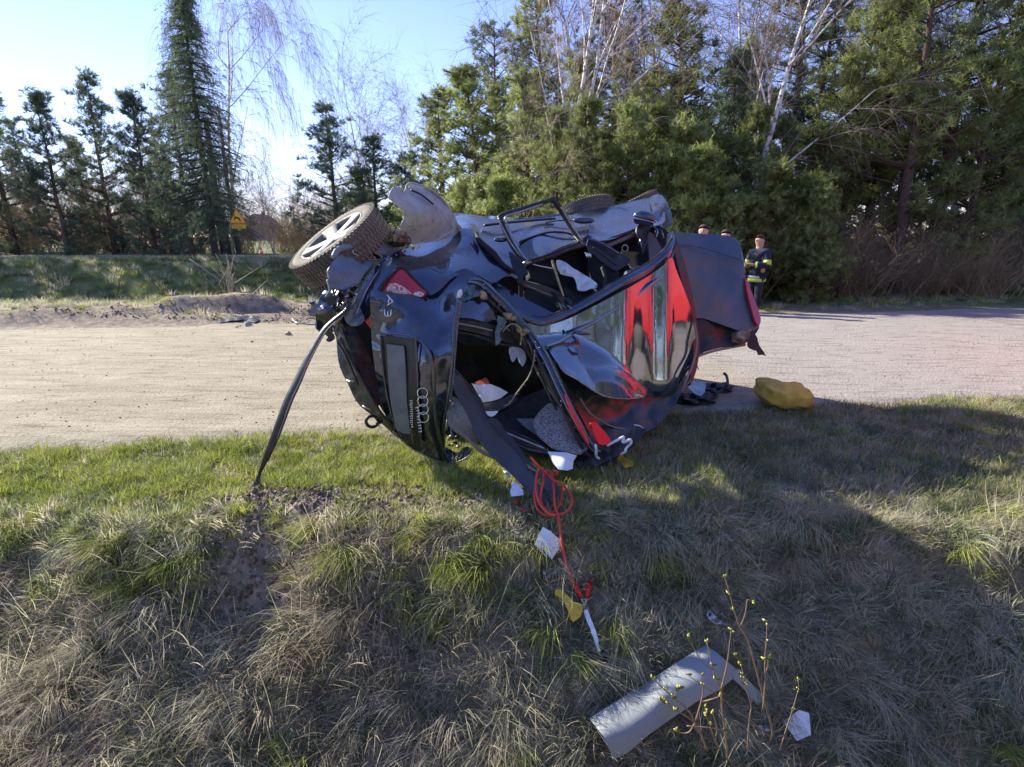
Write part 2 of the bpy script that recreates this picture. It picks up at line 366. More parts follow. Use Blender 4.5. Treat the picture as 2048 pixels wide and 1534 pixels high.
def ground_mat():
    m = bpy.data.materials.new('ground_soil_and_grass'); m.use_nodes = True; t = m.node_tree; p = t.nodes['Principled BSDF']; p.inputs['Roughness'].default_value = .95
    p.inputs['Specular IOR Level'].default_value = .2
    g = t.nodes.new('ShaderNodeNewGeometry'); 
    def nz(s, d=6):
        n = t.nodes.new('ShaderNodeTexNoise'); n.inputs['Scale'].default_value = s; n.inputs['Detail'].default_value = d; lnk(t, g.outputs['Position'], n.inputs['Vector']); return n.outputs['Fac']
    def ramp(f, a, b, c1, c2):
        r = t.nodes.new('ShaderNodeValToRGB'); lnk(t, f, r.inputs[0]); r.color_ramp.elements[0].position = a; r.color_ramp.elements[1].position = b
        r.color_ramp.elements[0].color = (*c1, 1); r.color_ramp.elements[1].color = (*c2, 1); return r.outputs[0]
    soil = ramp(nz(9, 8), .35, .7, (.17, .135, .10), (.36, .29, .22))
    gr = ramp(nz(1.3), .4, .6, (.10, .13, .04), (.17, .17, .07))
    sx = t.nodes.new('ShaderNodeSeparateXYZ'); lnk(t, g.outputs['Position'], sx.inputs[0])
    mr = t.nodes.new('ShaderNodeMapRange'); lnk(t, sx.outputs['Y'], mr.inputs['Value']); mr.inputs['From Min'].default_value = 11.5; mr.inputs['From Max'].default_value = 14
    mx = t.nodes.new('ShaderNodeMix'); mx.data_type = 'RGBA'; lnk(t, mr.outputs[0], mx.inputs[0]); lnk(t, soil, mx.inputs[6]); lnk(t, gr, mx.inputs[7])
    lnk(t, mx.outputs[2], p.inputs['Base Color'])
    b = t.nodes.new('ShaderNodeBump'); b.inputs['Strength'].default_value = .7; b.inputs['Distance'].default_value = .03; lnk(t, nz(30, 8), b.inputs['Height']); lnk(t, b.outputs[0], p.inputs['Normal'])
    return m
def road_mat():
    m = bpy.data.materials.new('sandy_road'); m.use_nodes = True; t = m.node_tree; p = t.nodes['Principled BSDF']; p.inputs['Roughness'].default_value = .92
    p.inputs['Specular IOR Level'].default_value = .25
    g = t.nodes.new('ShaderNodeNewGeometry')
    mp = t.nodes.new('ShaderNodeMapping'); mp.inputs['Scale'].default_value = (.35, 1.6, 1); mp.inputs['Rotation'].default_value = (0, 0, R(-8)); lnk(t, g.outputs['Position'], mp.inputs[0])
    def nz(s, d=6, v=None, rg=.6):
        n = t.nodes.new('ShaderNodeTexNoise'); n.inputs['Scale'].default_value = s; n.inputs['Detail'].default_value = d; n.inputs['Roughness'].default_value = rg
        lnk(t, v or g.outputs['Position'], n.inputs['Vector']); return n.outputs['Fac']
    r = t.nodes.new('ShaderNodeValToRGB'); lnk(t, nz(2.2, 8, mp.outputs[0], .7), r.inputs[0])
    e = r.color_ramp.elements; e[0].position = .3; e[1].position = .72; e[0].color = (.28, .235, .165, 1); e[1].color = (.44, .38, .285, 1)
    r2 = t.nodes.new('ShaderNodeValToRGB'); lnk(t, nz(55, 4, None, .75), r2.inputs[0]); e = r2.color_ramp.elements
    e[0].position = .34; e[1].position = .47; e[0].color = (.30, .27, .24, 1); e[1].color = (1, 1, 1, 1)
    mx = t.nodes.new('ShaderNodeMix'); mx.data_type = 'RGBA'; mx.blend_type = 'MULTIPLY'; mx.inputs[0].default_value = .8; lnk(t, r.outputs[0], mx.inputs[6]); lnk(t, r2.outputs[0], mx.inputs[7])
    sx = t.nodes.new('ShaderNodeSeparateXYZ'); lnk(t, g.outputs['Position'], sx.inputs[0]); mr = t.nodes.new('ShaderNodeMapRange'); lnk(t, sx.outputs['X'], mr.inputs['Value']); mr.inputs['From Min'].default_value = 1.2; mr.inputs['From Max'].default_value = 3
    r3 = t.nodes.new('ShaderNodeValToRGB'); lnk(t, nz(26, 6, None, .8), r3.inputs[0]); r3.color_ramp.elements[0].position = .3; r3.color_ramp.elements[1].position = .7; r3.color_ramp.elements[0].color = (.28, .265, .26, 1); r3.color_ramp.elements[1].color = (.40, .375, .365, 1)
    m2 = t.nodes.new('ShaderNodeMix'); m2.data_type = 'RGBA'; mu = t.nodes.new('ShaderNodeMath'); mu.operation = 'MULTIPLY'; mu.inputs[1].default_value = .75; lnk(t, mr.outputs[0], mu.inputs[0]); lnk(t, mu.outputs[0], m2.inputs[0]); lnk(t, mx.outputs[2], m2.inputs[6]); lnk(t, r3.outputs[0], m2.inputs[7])
    r4 = t.nodes.new('ShaderNodeValToRGB'); mp2 = t.nodes.new('ShaderNodeMapping'); mp2.inputs['Scale'].default_value = (.8, 5, 1); mp2.inputs['Rotation'].default_value = (0, 0, R(-16)); lnk(t, g.outputs['Position'], mp2.inputs[0]); lnk(t, nz(2.5, 10, mp2.outputs[0], .75), r4.inputs[0])
    r4.color_ramp.elements[0].position = .33; r4.color_ramp.elements[1].position = .50; r4.color_ramp.elements[0].color = (.38, .33, .28, 1); r4.color_ramp.elements[1].color = (1, 1, 1, 1)
    m3 = t.nodes.new('ShaderNodeMix'); m3.data_type = 'RGBA'; m3.blend_type = 'MULTIPLY'; m3.inputs[0].default_value = .8; lnk(t, m2.outputs[2], m3.inputs[6]); lnk(t, r4.outputs[0], m3.inputs[7])
    lnk(t, m3.outputs[2], p.inputs['Base Color'])
    b = t.nodes.new('ShaderNodeBump'); b.inputs['Strength'].default_value = .8; b.inputs['Distance'].default_value = .02; lnk(t, nz(38, 8), b.inputs['Height']); lnk(t, b.outputs[0], p.inputs['Normal'])
    return m

# ------------------------------------------------------------ ground and roads
def lines(spec):
    out = []
    for a, b, s in spec: out += list(np.arange(a, b, s))
    return np.array(out+[spec[-1][1]])
xs = lines([(-400, -60, 17), (-60, -12, 2), (-12, -4, .4), (-4, 5, .04), (5, 13, .4), (13, 61, 2), (61, 400, 17)])
ys = lines([(-300, -20, 14), (-20, -3, .8), (-3, 1, .2), (1, 5.6, .035), (5.6, 15, .12), (15, 45, .4), (45, 120, 5), (120, 900, 40)])
X, Yg = np.meshgrid(xs, ys); Z = terr(X, Yg)
nx, ny = len(xs), len(ys); idx = np.arange(nx*ny).reshape(ny, nx)
T4 = np.stack([idx[:-1, :-1], idx[:-1, 1:], idx[1:, 1:], idx[1:, :-1]], -1).reshape(-1, 4)
tag(mknp('ground', np.stack([X, Yg, Z], -1).reshape(-1, 3), T4, ground_mat(), smooth=True), kind='structure')

def near_edge(x): return 4.30+.165*(x+1.5)+.09*fbm(x*1.1, 0*x, 4, 31)+.03*fbm(x*7, 0*x, 2, 33)
def far_edge(x): return 10.75+.15*x+.22*fbm(x*.8, 0*x+5, 4, 35)
xr = lines([(-60, -12, .8), (-12, 14, .08), (14, 70, .8)]); tt = np.linspace(0, 1, 60)
XR = np.repeat(xr[None], 60, 0); YR = near_edge(XR)*(1-tt[:, None])+far_edge(XR)*tt[:, None]
crown = np.sin(np.clip(tt, 0, 1)*math.pi)[:, None]*.05
ZR = terr(XR, YR)*.35+.02*0+.012+crown+.006*fbm(XR*4, YR*4, 3, 40)
ZR[0] = terr(XR[0], YR[0])-.01; ZR[-1] = terr(XR[-1], YR[-1])-.01
ZR[1:-1] = np.maximum(ZR[1:-1], terr(XR[1:-1], YR[1:-1])+.006)
idx = np.arange(XR.size).reshape(XR.shape)
T4 = np.stack([idx[:-1, :-1], idx[:-1, 1:], idx[1:, 1:], idx[1:, :-1]], -1).reshape(-1, 4)
road_m = road_mat()
tag(mknp('road', np.stack([XR, YR, ZR], -1).reshape(-1, 3), T4, road_m, smooth=True), kind='structure')
def road_z(x, y):
    t = (y-float(near_edge(np.array(x))))/(float(far_edge(np.array(x)))-float(near_edge(np.array(x))))
    return max(th(x, y)*.35+.012+math.sin(max(0, min(1, t))*math.pi)*.05, th(x, y)) if 0 < t < 1 else th(x, y)
asph = mat('far_asphalt', (.22, .215, .21), .8, c2=(.28, .27, .26), nscale=1.5)
xr = lines([(-90, 6, 1.5)]); tt = np.linspace(0, 1, 8); XR = np.repeat(xr[None], 8, 0); YR = 33.5-.03*XR*0+tt[:, None]*6.5+0*XR
ZR = terr(XR, YR)+.04+np.sin(tt*math.pi)[:, None]*.05
idx = np.arange(XR.size).reshape(XR.shape); T4 = np.stack([idx[:-1, :-1], idx[:-1, 1:], idx[1:, 1:], idx[1:, :-1]], -1).reshape(-1, 4)
tag(mknp('far_road', np.stack([XR, YR, ZR], -1).reshape(-1, 3), T4, asph, smooth=True), kind='structure')

# ------------------------------------------------------------ grass (instanced tufts: nobody could count it)
PRO = bpy.data.collections.new('grass_tufts')        # prototypes, only reached through the instancing below
def tuft(n, L, w, spread, droop, lay=0, seg=4, curl=.3):
    """n blades: L length range, droop = how far they arc over, lay = common lean along -Y"""
    V = []; Fc = []
    for i in range(n):
        a = random.uniform(0, 6.283); r = spread*math.sqrt(random.random()); l = random.uniform(*L); ww = w*random.uniform(.6, 1.3)
        base = Vector((math.cos(a)*r, math.sin(a)*r, -.01)); 
        dirh = Vector((math.cos(a)+random.uniform(-.5, .5), math.sin(a)+random.uniform(-.5, .5)-lay*2.2, 0)); dirh.normalize()
        side = Vector((-dirh.y, dirh.x, 0)); side = (side+Vector((0, 0, random.uniform(-.6, .6)))).normalized()
        el = R(random.uniform(50, 85)); p = base.copy(); dr = droop*random.uniform(.5, 1.3); cu = random.uniform(-curl, curl)
        k0 = len(V)
        for s in range(seg+1):
            t = s/seg; wd = ww*(1-t**1.6)*.5+.0003
            V.append(p-side*wd); V.append(p+side*wd)
            if s < seg:
                d = dirh*math.cos(el)+Vector((0, 0, math.sin(el)))
                p = p+d*(l/seg); el -= dr/seg; dirh = (dirh+side*cu/seg); dirh.z = 0; dirh.normalize()
        for s in range(seg): Fc.append((k0+2*s, k0+2*s+1, k0+2*s+3, k0+2*s+2))
    return V, Fc
def protos(cname, specs):
    c = bpy.data.collections.new(cname)
    for i, (args, m) in enumerate(specs):
        V, Fc = tuft(*args[:5], **(args[5] if len(args) > 5 else {}))
        me = bpy.data.meshes.new(cname); me.from_pydata([tuple(v) for v in V], [], Fc); me.materials.append(m)
        o = bpy.data.objects.new('%s_%02d' % (cname, i), me); c.objects.link(o)
    return c
def scatter(name, label, cat, pts, rot, scl, idx, coll):
    me = bpy.data.meshes.new(name); n = len(pts); me.vertices.add(n); me.vertices.foreach_set('co', np.asarray(pts, np.float32).ravel())
    a = me.attributes.new('rot', 'FLOAT_VECTOR', 'POINT'); a.data.foreach_set('vector', np.asarray(rot, np.float32).ravel())
    a = me.attributes.new('scl', 'FLOAT', 'POINT'); a.data.foreach_set('value', np.asarray(scl, np.float32))
    a = me.attributes.new('pick', 'INT', 'POINT'); a.data.foreach_set('value', np.asarray(idx, np.int32))
    me.update(); o = bpy.data.objects.new(name, me); COL.objects.link(o); tag(o, label, cat, kind='stuff')
    g = bpy.data.node_groups.new(name+'_nodes', 'GeometryNodeTree')
    g.interface.new_socket('Geometry', in_out='INPUT', socket_type='NodeSocketGeometry'); g.interface.new_socket('Geometry', in_out='OUTPUT', socket_type='NodeSocketGeometry')
    N = g.nodes; gi = N.new('NodeGroupInput'); go = N.new('NodeGroupOutput'); ip = N.new('GeometryNodeInstanceOnPoints'); ci = N.new('GeometryNodeCollectionInfo')
    ci.inputs['Collection'].default_value = coll; ci.inputs['Separate Children'].default_value = True; ci.inputs['Reset Children'].default_value = True
    def att(nm, ty):
        q = N.new('GeometryNodeInputNamedAttribute'); q.data_type = ty; q.inputs['Name'].default_value = nm; return [s for s in q.outputs if s.enabled and s.name == 'Attribute'][0]
    L = g.links; L.new(gi.outputs[0], ip.inputs['Points']); L.new(ci.outputs[0], ip.inputs['Instance']); ip.inputs['Pick Instance'].default_value = True
    L.new(att('pick', 'INT'), ip.inputs['Instance Index']); L.new(att('rot', 'FLOAT_VECTOR'), ip.inputs['Rotation']); L.new(att('scl', 'FLOAT'), ip.inputs['Scale'])
    L.new(ip.outputs[0], go.inputs[0]); mo = o.modifiers.new('tufts', 'NODES'); mo.node_group = g
    return o
# short green verge grass
c_green = protos('verge_blade', [((26, (.03, .085), .0042, .05, .9), M['grass_green']), ((24, (.03, .09), .004, .05, 1.2), M['grass_green']),
                                ((20, (.04, .10), .004, .05, 1.3), M['grass_mix']), ((20, (.04, .09), .004, .055, 1.4), M['grass_dry']), ((26, (.04, .11), .004, .05, 1.0), M['grass_lush'])])
def hang(n): return dict(lay=n)
c_dry = protos('dry_blade', [((55, (.12, .34), .0036, .07, 2.2, hang(.9)), M['grass_dry']), ((55, (.14, .36), .0034, .08, 2.3, hang(1.2)), M['grass_mix']),
                            ((48, (.10, .28), .0034, .08, 1.9, hang(.5)), M['grass_dry']), ((45, (.10, .26), .0036, .06, 2.0, hang(.3)), M['grass_brown']),
                            ((50, (.10, .24), .0040, .05, 1.5, hang(.3)), M['grass_lush']), ((55, (.10, .30), .0036, .09, 2.6, hang(1.4)), M['grass_brown']),
                            ((60, (.12, .32), .0040, .05, 1.9, hang(.8)), M['grass_green']),
                            ((16, (.12, .34), .0032, .16, .5, dict(lay=.2, curl=.6)), M['grass_dry']), ((18, (.10, .28), .0034, .16, .7, dict(lay=0, curl=.9)), M['grass_brown']), ((26, (.05, .16), .0034, .15, 2.6, dict(lay=.3, curl=1.2)), M['grass_mix'])])
KEEP = []      # where loose things press the grass down
for px_, py_, r_ in [(1098, 1088, .07), (1035, 980, .06), (1148, 1210, .09), (1182, 1262, .10), (1172, 1180, .07), (1195, 1290, .05), (1162, 1170, .05), (1092, 1158, .05), (1428, 1236, .06), (1118, 1000, .10), (1250, 920, .07), (1600, 1450, .15), (1528, 1460, .06),
                     (1240, 1470, .16), (1300, 1420, .17), (1360, 1380, .17), (1420, 1330, .17), (1490, 1370, .08), (1210, 1440, .1), (1255, 1280, .04), (1285, 1508, .05), (541, 1332, .04), (1106, 1040, .08), (1122, 1080, .04), (1130, 1120, .04), (1138, 1145, .04)]:
    g_ = G(px_, py_); KEEP.append((g_.x, g_.y, r_))
def keepout(x, y, f=1.0):
    k = np.ones(len(x), bool)
    for a, b, r_ in KEEP: k &= ((x-a)**2+((y-b-.03)*.8)**2) > (r_*f)**2
    return k
def place(n, x0, x1, y0, y1, dens, ko=.8):
    x = rng.uniform(x0, x1, n); y = rng.uniform(y0, y1, n); k = (rng.uniform(0, 1, n) < dens(x, y)) & keepout(x, y, ko); return x[k], y[k]
soilmask = lambda x, y: np.exp(-((x+1.2)/.85)**2-((y-3.0)/.22)**2)+np.exp(-((x+1.35)/.24)**2-((y-2.55)/.2)**2)*1.6
def dg(x, y):
    e = near_edge(x); ye = 2.85+.1*np.sin(1.7*x+.5)
    d = sstep(0, .12, e-y+.08*fbm(x*6, y*6, 2, 50))*sstep(-.25, .1, y-ye+.15*fbm(x*3, y*3, 2, 51))
    d = d*(.55+.6*sstep(-.25, .25, fbm(x*2.2, y*2.2, 3, 52)))
    return np.clip(d*(1-.95*np.clip(soilmask(x, y), 0, 1)), 0, 1)
x, y = place(26000, -4.6, 5.2, 2.5, 5.6, dg); n = len(x); right = sstep(.2, 1.0, x)
pick = np.where(rng.uniform(0, 1, n) < .12+.6*right, rng.choice([2, 3, 3, 4], n), rng.choice([0, 0, 1, 1, 0], n))
scatter('verge_grass', 'short green grass on the verge beside the sandy road', 'grass', np.stack([x, y, terr(x, y)], 1),
        np.stack([rng.normal(0, .2, n), rng.normal(0, .2, n), rng.uniform(0, 6.283, n)], 1), rng.uniform(.6, 1.25, n), pick, c_green)
def dd(x, y):
    ye = 2.85+.1*np.sin(1.7*x+.5); e = near_edge(x)
    r = sstep(-.1, .9, x)
    d = np.maximum(sstep(.12, -.1, y-ye+.25*fbm(x*2, y*2, 2, 60)), r*.62*sstep(.05, .3, e-y))
    d = d*(.30+.75*sstep(-.35, .15, fbm(x*2.4, y*2.4, 3, 61)))
    return np.clip(d*(1-1.0*np.clip(soilmask(x, y), 0, 1)), 0, 1)
x, y = place(16500, -3.6, 4.4, .9, 5.0, dd); n = len(x)
w = fbm(x*1.6, y*1.6, 3, 63); w2 = fbm(x*1.1+9, y*1.1, 3, 64)
pick = np.where(w2 > .16, rng.choice([4, 1, 6, 1], n), np.where(w > .1, rng.choice([3, 5, 0], n), rng.choice([0, 1, 2, 2, 3, 0], n)))
pick = np.where((x > .1) & (y > 3.0) & (rng.uniform(0, 1, n) < .4), 4, pick)
pick = np.where(rng.uniform(0, 1, n) < .42, rng.choice([7, 8, 9, 9], n), pick)
pick = np.where((y > 2.5+.3*fbm(x*3, y*3, 2, 77)) & (x < .4) & (rng.uniform(0, 1, n) < .42), 6, pick)
flow = fbm(x*1.4, y*1.4, 3, 66)*2.4
flat = sstep(2.6, 3.2, y)
scatter('bank_grass', 'long matted dry grass hanging down the ditch bank', 'grass', np.stack([x, y, terr(x, y)-.005], 1),
        np.stack([rng.normal(.38, .2, n)*(1-flat), rng.normal(0, .22, n), flow+rng.normal(0, .7, n)+np.where(pick > 6, rng.uniform(-3, 3, n), 0)], 1), rng.uniform(.4, .98, n)*(1-.35*flat), pick, c_dry)
x, y = place(20000, -3.6, 4.4, .9, 3.3, lambda x, y: .9*sstep(.2, -.1, y-2.85-.1*np.sin(1.7*x+.5))*(1-.8*np.clip(soilmask(x, y), 0, 1)), .15); n = len(x)
scatter('grass_litter', 'short dead grass litter between the long tufts on the ditch bank', 'grass', np.stack([x, y, terr(x, y)], 1),
        np.stack([rng.normal(.5, .4, n), rng.normal(0, .5, n), rng.uniform(0, 6.283, n)], 1), rng.uniform(.6, 1.3, n), rng.choice([2, 3, 3, 3, 4], n), c_green)
# far strips: tall tufts along the mound, far bank and treeline
c_far = protos('far_blade', [((40, (.12, .35), .016, .22, 1.2, dict(seg=2)), M['grass_green']), ((40, (.15, .45), .014, .25, 1.2, dict(seg=2)), M['grass_dry']), ((40, (.15, .4), .016, .22, 1.2, dict(seg=2)), M['grass_lush'])])
def df(x, y):
    e = far_edge(x); d = sstep(.1, .9, y-e+.5*fbm(x, y, 2, 70))
    mound = np.exp(-((y-(12.0+.15*x))/.9)**2)*sstep(0, -2, x)
    return np.clip(d*(.9-.15*mound), 0, 1)*(.5+.5*sstep(-.2, .2, fbm(x*.6, y*.6, 2, 71)))
x, y = place(26000, -34, 22, 10, 33.3, df); n = len(x)
onbank = sstep(24, 28, y)*(x < -.5)
pick = np.where(rng.uniform(0, 1, n) < .25+.0*x, 1, np.where(onbank > .5, rng.choice([0, 2, 2], n), rng.choice([0, 0, 2, 1], n)))
scatter('roadside_grass', 'rough green grass beyond the sandy road and on the far ditch bank', 'grass', np.stack([x, y, terr(x, y)], 1),
        np.stack([rng.normal(0, .15, n), rng.normal(0, .15, n), rng.uniform(0, 6.283, n)], 1), rng.uniform(.35, .95, n)*np.where(y > 15, 1.25, .55), pick, c_far)
# soil clods and litter
cc = bpy.data.collections.new('soil_clod')
for i in range(4):
    bm = bmesh.new(); bmesh.ops.create_icosphere(bm, subdivisions=2, radius=.02)
    for v in bm.verts: v.co *= 1+.6*noise.noise(v.co*60+Vector((i*5, 0, 0))); v.co.z *= .7
    me = bpy.data.meshes.new('soil_clod'); bm.to_mesh(me); bm.free(); me.materials.append(M['clod'] if i < 3 else M['stone'])
    cc.objects.link(bpy.data.objects.new('soil_clod_%d' % i, me))
x1, y1 = place(9000, -3.2, .8, 2.2, 3.5, lambda x, y: np.clip(soilmask(x, y)*1.3, 0, 1))
x2, y2 = place(9000, -8, 9, 4.2, 12, lambda x, y: .45*(y > near_edge(x)-.2)*(y < far_edge(x))+.0*x)
x3, y3 = place(5000, -11, -1.2, 10.2, 12.3, lambda x, y: sstep(.9, .1, np.abs(y-(11.2+.15*x))))
x = np.concatenate([x1, x2, x3]); y = np.concatenate([y1, y2, y3]); n = len(x)
sc = np.concatenate([rng.uniform(.2, 1.0, len(x1)), rng.uniform(.1, .62, len(x2))**1.6, rng.uniform(.2, 1.0, len(x3))])
zz = np.array([road_z(a, b) for a, b in zip(x, y)])
scatter('soil_clods', 'crumbled dark soil and grit on the verge and road edges', 'soil', np.stack([x, y, zz], 1), rng.uniform(0, 6.283, (n, 3)), sc, rng.integers(0, 4, n), cc)

# ------------------------------------------------------------ trees
def sprig_cloud(tw, L=.3, k=15, nl=.10, w=.034):
    """tw: list of (pos, dir) twig tips -> bottle-brush needle sprigs"""
    P = np.array([t[0] for t in tw]); D = np.array([t[1] for t in tw]); n = len(P)
    D = D/np.linalg.norm(D, axis=1, keepdims=True); ref = np.where(np.abs(D[:, 2:3]) < .9, [[0, 0, 1]], [[1, 0, 0]])
    Sx = np.cross(D, ref); Sx /= np.linalg.norm(Sx, axis=1, keepdims=True); U = np.cross(D, Sx)
    V = []; ln = rng.uniform(.6, 1.2, (n, 1))*L
    for j in range(k):
        t = j/(k-1); an = rng.uniform(0, 6.283, (n, 1)); rad = Sx*np.cos(an)+U*np.sin(an)
        b = P+D*ln*t; tip = b+(rad*1.05+D*.5)*nl*rng.uniform(.8, 1.5, (n, 1))*1.25
        s = np.cross(rad, D)*w*.5
        V += [b-s, b+s, tip]
    V = np.stack(V, 1).reshape(n, k, 3, 3).reshape(-1, 3)
    return V, np.arange(len(V)).reshape(-1, 3)
def limb(mb, pts, r0, r1, seg=5):
    rr = [r0+(r1-r0)*i/(len(pts)-1) for i in range(len(pts))]
    mb.add(*tube_geo(pts, rr, seg, up=(.3, .2, .9)))
def pine_mesh(H, bare, width, dens=1.0, ragged=.3, m='needle', seed=0, upturn=.5, L=.3):
    random.seed(seed); tr = MB(); tw = []
    tp = [Vector((0, 0, -.3))]; lean = Vector((random.uniform(-.3, .3), random.uniform(-.3, .3), 0))
    for i in range(1, 9): tp.append(Vector((lean.x*(i/8)**2+random.uniform(-.04, .04), lean.y*(i/8)**2+random.uniform(-.04, .04), H*.97*i/8)))
    limb(tr, tp, .013*H+.03, .02, 8)
    def trunk(z):
        t = min(.999, max(0, z/(H*.97)))*8; i = int(t); return tp[i].lerp(tp[min(8, i+1)], t-i)
    z = H*bare
    while z < H*.98:
        f = (z-H*bare)/(H*(1-bare)); prof = (1-f)**.75*(.55+.45*min(1, f*5)) if bare < .3 else math.sin(min(1, .12+f*.88)*math.pi)**.6*(1-f*.25)
        for b in range(random.randint(4, 6)):
            if random.random() < ragged*.55: continue
            a = random.uniform(0, 6.283); Lb = max(.25, width*prof*random.uniform(.55, 1.15)); p = trunk(z+random.uniform(-.1, .1)); d = Vector((math.cos(a), math.sin(a), .15+.5*f))
            pts = [p.copy()]; n = max(3, int(Lb/.35)); d.normalize()
            for s in range(n):
                p = p+d*(Lb/n); d = (d+Vector((random.uniform(-.12, .12), random.uniform(-.12, .12), upturn*.22))).normalized(); pts.append(p.copy())
                fr = (s+1)/n
                if fr > .25:
                    if random.random() > .80: continue
                    cc_ = p+Vector((random.gauss(0, .16), random.gauss(0, .16), random.gauss(.04, .10)))
                    for q in range(int(random.uniform(3.6, 6.2)*dens)):
                        sd_ = Vector((random.gauss(0, 1), random.gauss(0, 1), random.gauss(.35, .6))).normalized()
                        tw.append((cc_+sd_*random.uniform(.0, .16), (d*.35+sd_+Vector((0, 0, upturn*.5)))))
            limb(tr, pts, .014+.012*Lb, .006, 4)
            tw.append((p, d+Vector((0, 0, upturn))))
        z += random.uniform(.28, .46)*(H/9)**.3
    tw.append((tp[-1], Vector((0, 0, 1))))
    V, T = sprig_cloud([(tuple(a), tuple(b)) for a, b in tw], L)
    return tr, V, T
class Tree: pass
def make_tree(name, label, cat, group, trunkMB, V, T, mt, mc, loc):
    o = thing(name, label, cat, (0, 0, 0), group)
    t = trunkMB.build('trunk', mt, o)
    c = mknp('crown', V, T, mc, o)
    o.location = loc; return o
pine_protos = []
specs = [(9.5, .06, 3.0, 1.35, .2, 'needle', 1, .35), (10.5, .16, 2.7, 1.2, .4, 'needle', 2, .25), (8.0, .02, 2.8, 1.35, .15, 'needle', 3, .4), (12.5, .45, 2.5, 1.2, .4, 'needle_dark', 4, .15),
         (9.0, .04, 2.9, 1.3, .3, 'needle_dark', 5, .2), (4.2, .0, 1.5, 1.3, .1, 'needle', 6, .9)]
for i, sp_ in enumerate(specs):
    pine_protos.append((pine_mesh(*sp_[:5], m=sp_[5], seed=sp_[6], upturn=sp_[7], L=.25 if i != 5 else .24), sp_))
made = {}
def pine(kind, px, Y, label, scale=1.0, group=None, name='pine_tree', cat='pine tree', X=None, dark=None, wide=1.0):
    x = X if X is not None else (px-CX)/F*Y
    mesh, sp_ = pine_protos[kind]; key = (kind, dark)
    if key not in made:
        o = make_tree(name, label, cat, group, mesh[0], mesh[1], mesh[2], M['bark_pine'], M[dark or sp_[5]], (0, 0, 0)); made[key] = o
    else:
        o = copy_tree(made[key]); o.name = name
        for k in ('label', 'group', 'category'):
            if k in o: del o[k]
        tag(o, label, cat, group)
    o.location = (x, Y, th(x, Y)); o.scale = (scale*wide*random.uniform(.92, 1.08), scale*wide*random.uniform(.92, 1.08), scale); o.rotation_euler = (0, 0, random.uniform(0, 6.283))
    return o
def birch_mesh(H, seed, weep=.2, spread=.33, twn=1.0, lean=0, fork=2):
    random.seed(seed); tr = MB(); tw = MB()
    fine = []
    def grow(p, d, L, r, lvl):
        n = 6 if lvl < 2 else 4; pts = [p.copy()]
        for s in range(n):
            wp = Vector((0, 0, -weep*(.5 if lvl >= 2 else 0)*(1+s*.5)))
            d = (d+Vector((random.uniform(-.12, .12), random.uniform(-.12, .12), random.uniform(-.02, .08) if lvl < 2 else 0))+wp*.5).normalized()
            p = p+d*(L/n); pts.append(p.copy())
            if lvl < 3 and (s > 0 or lvl > 0):
                for q in range({0: 2, 1: 2, 2: 4}[lvl] if random.random() < .95 else 1):
                    if lvl == 0 and s < 1: continue
                    a = random.uniform(0, 6.283); sd_ = d.orthogonal().normalized(); sd_.rotate(Matrix.Rotation(a, 3, d)) if False else None
                    ax = d.orthogonal().normalized(); ax = Matrix.Rotation(a, 3, d) @ ax
                    nd = (d*(1.0 if lvl == 0 else .8)+ax*random.uniform(.45, .95)).normalized()
                    grow(p, nd, L*random.uniform(.3, .52) if lvl == 0 else L*random.uniform(.35, .6), r*.4*(1-s/n*.5), lvl+1)
        if lvl == 3: fine.append(pts)
        else: limb(tr if lvl < 2 else tw, pts, r, r*.35, 6 if lvl == 0 else 4)
    for k in range(fork):
        grow(Vector((random.uniform(-.15, .15)*k, random.uniform(-.1, .1)*k, -.2)), Vector((random.uniform(-.12, .12)+lean, random.uniform(-.12, .12), 1)).normalized(), H*random.uniform(.8, 1), .009*H, 0)
    for pts in fine:
        for q in range(max(1, int(2*twn))):
            off = Vector((random.gauss(0, .12), random.gauss(0, .12), random.gauss(0, .1)))
            P = [a+off*(i/len(pts))*2.2+Vector((0, 0, -weep*.9*(i/len(pts))**2)) for i, a in enumerate(pts)]
            tw.add(*tube_geo(P, [.005, .004, .0035, .003, .002][:len(P)], 3, up=(.3, .2, .9)))
    return tr, tw
bmade = {}
def birch(kind, px, Y, label, scale=1.0, group=None, name='birch_tree', cat='birch tree', rz=0, X=None):
    x = X if X is not None else (px-CX)/F*Y
    if kind not in bmade:
        tr, tw = birch_mesh(*bspec[kind]); o = thing(name, label, cat, (0, 0, 0), group)
        tr.build('trunk', M['bark_birch'], o); tw.build('twigs', M['twig'], o); bmade[kind] = o
    else:
        o = copy_tree(bmade[kind]); o.name = name
        for k in ('label', 'group', 'category'):
            if k in o: del o[k]
        tag(o, label, cat, group)
    o.location = (x, Y, th(x, Y)); o.scale = (scale,)*3; o.rotation_euler = (0, 0, rz); return o
bspec = {0: (11, 11, .12, .33, .5, .0, 2), 1: (12, 12, .15, .3, .5, .14, 1), 2: (11, 15, 1.1, .3, 1.3, .05, 1), 3: (10, 14, .1, .35, .5, 0, 2)}

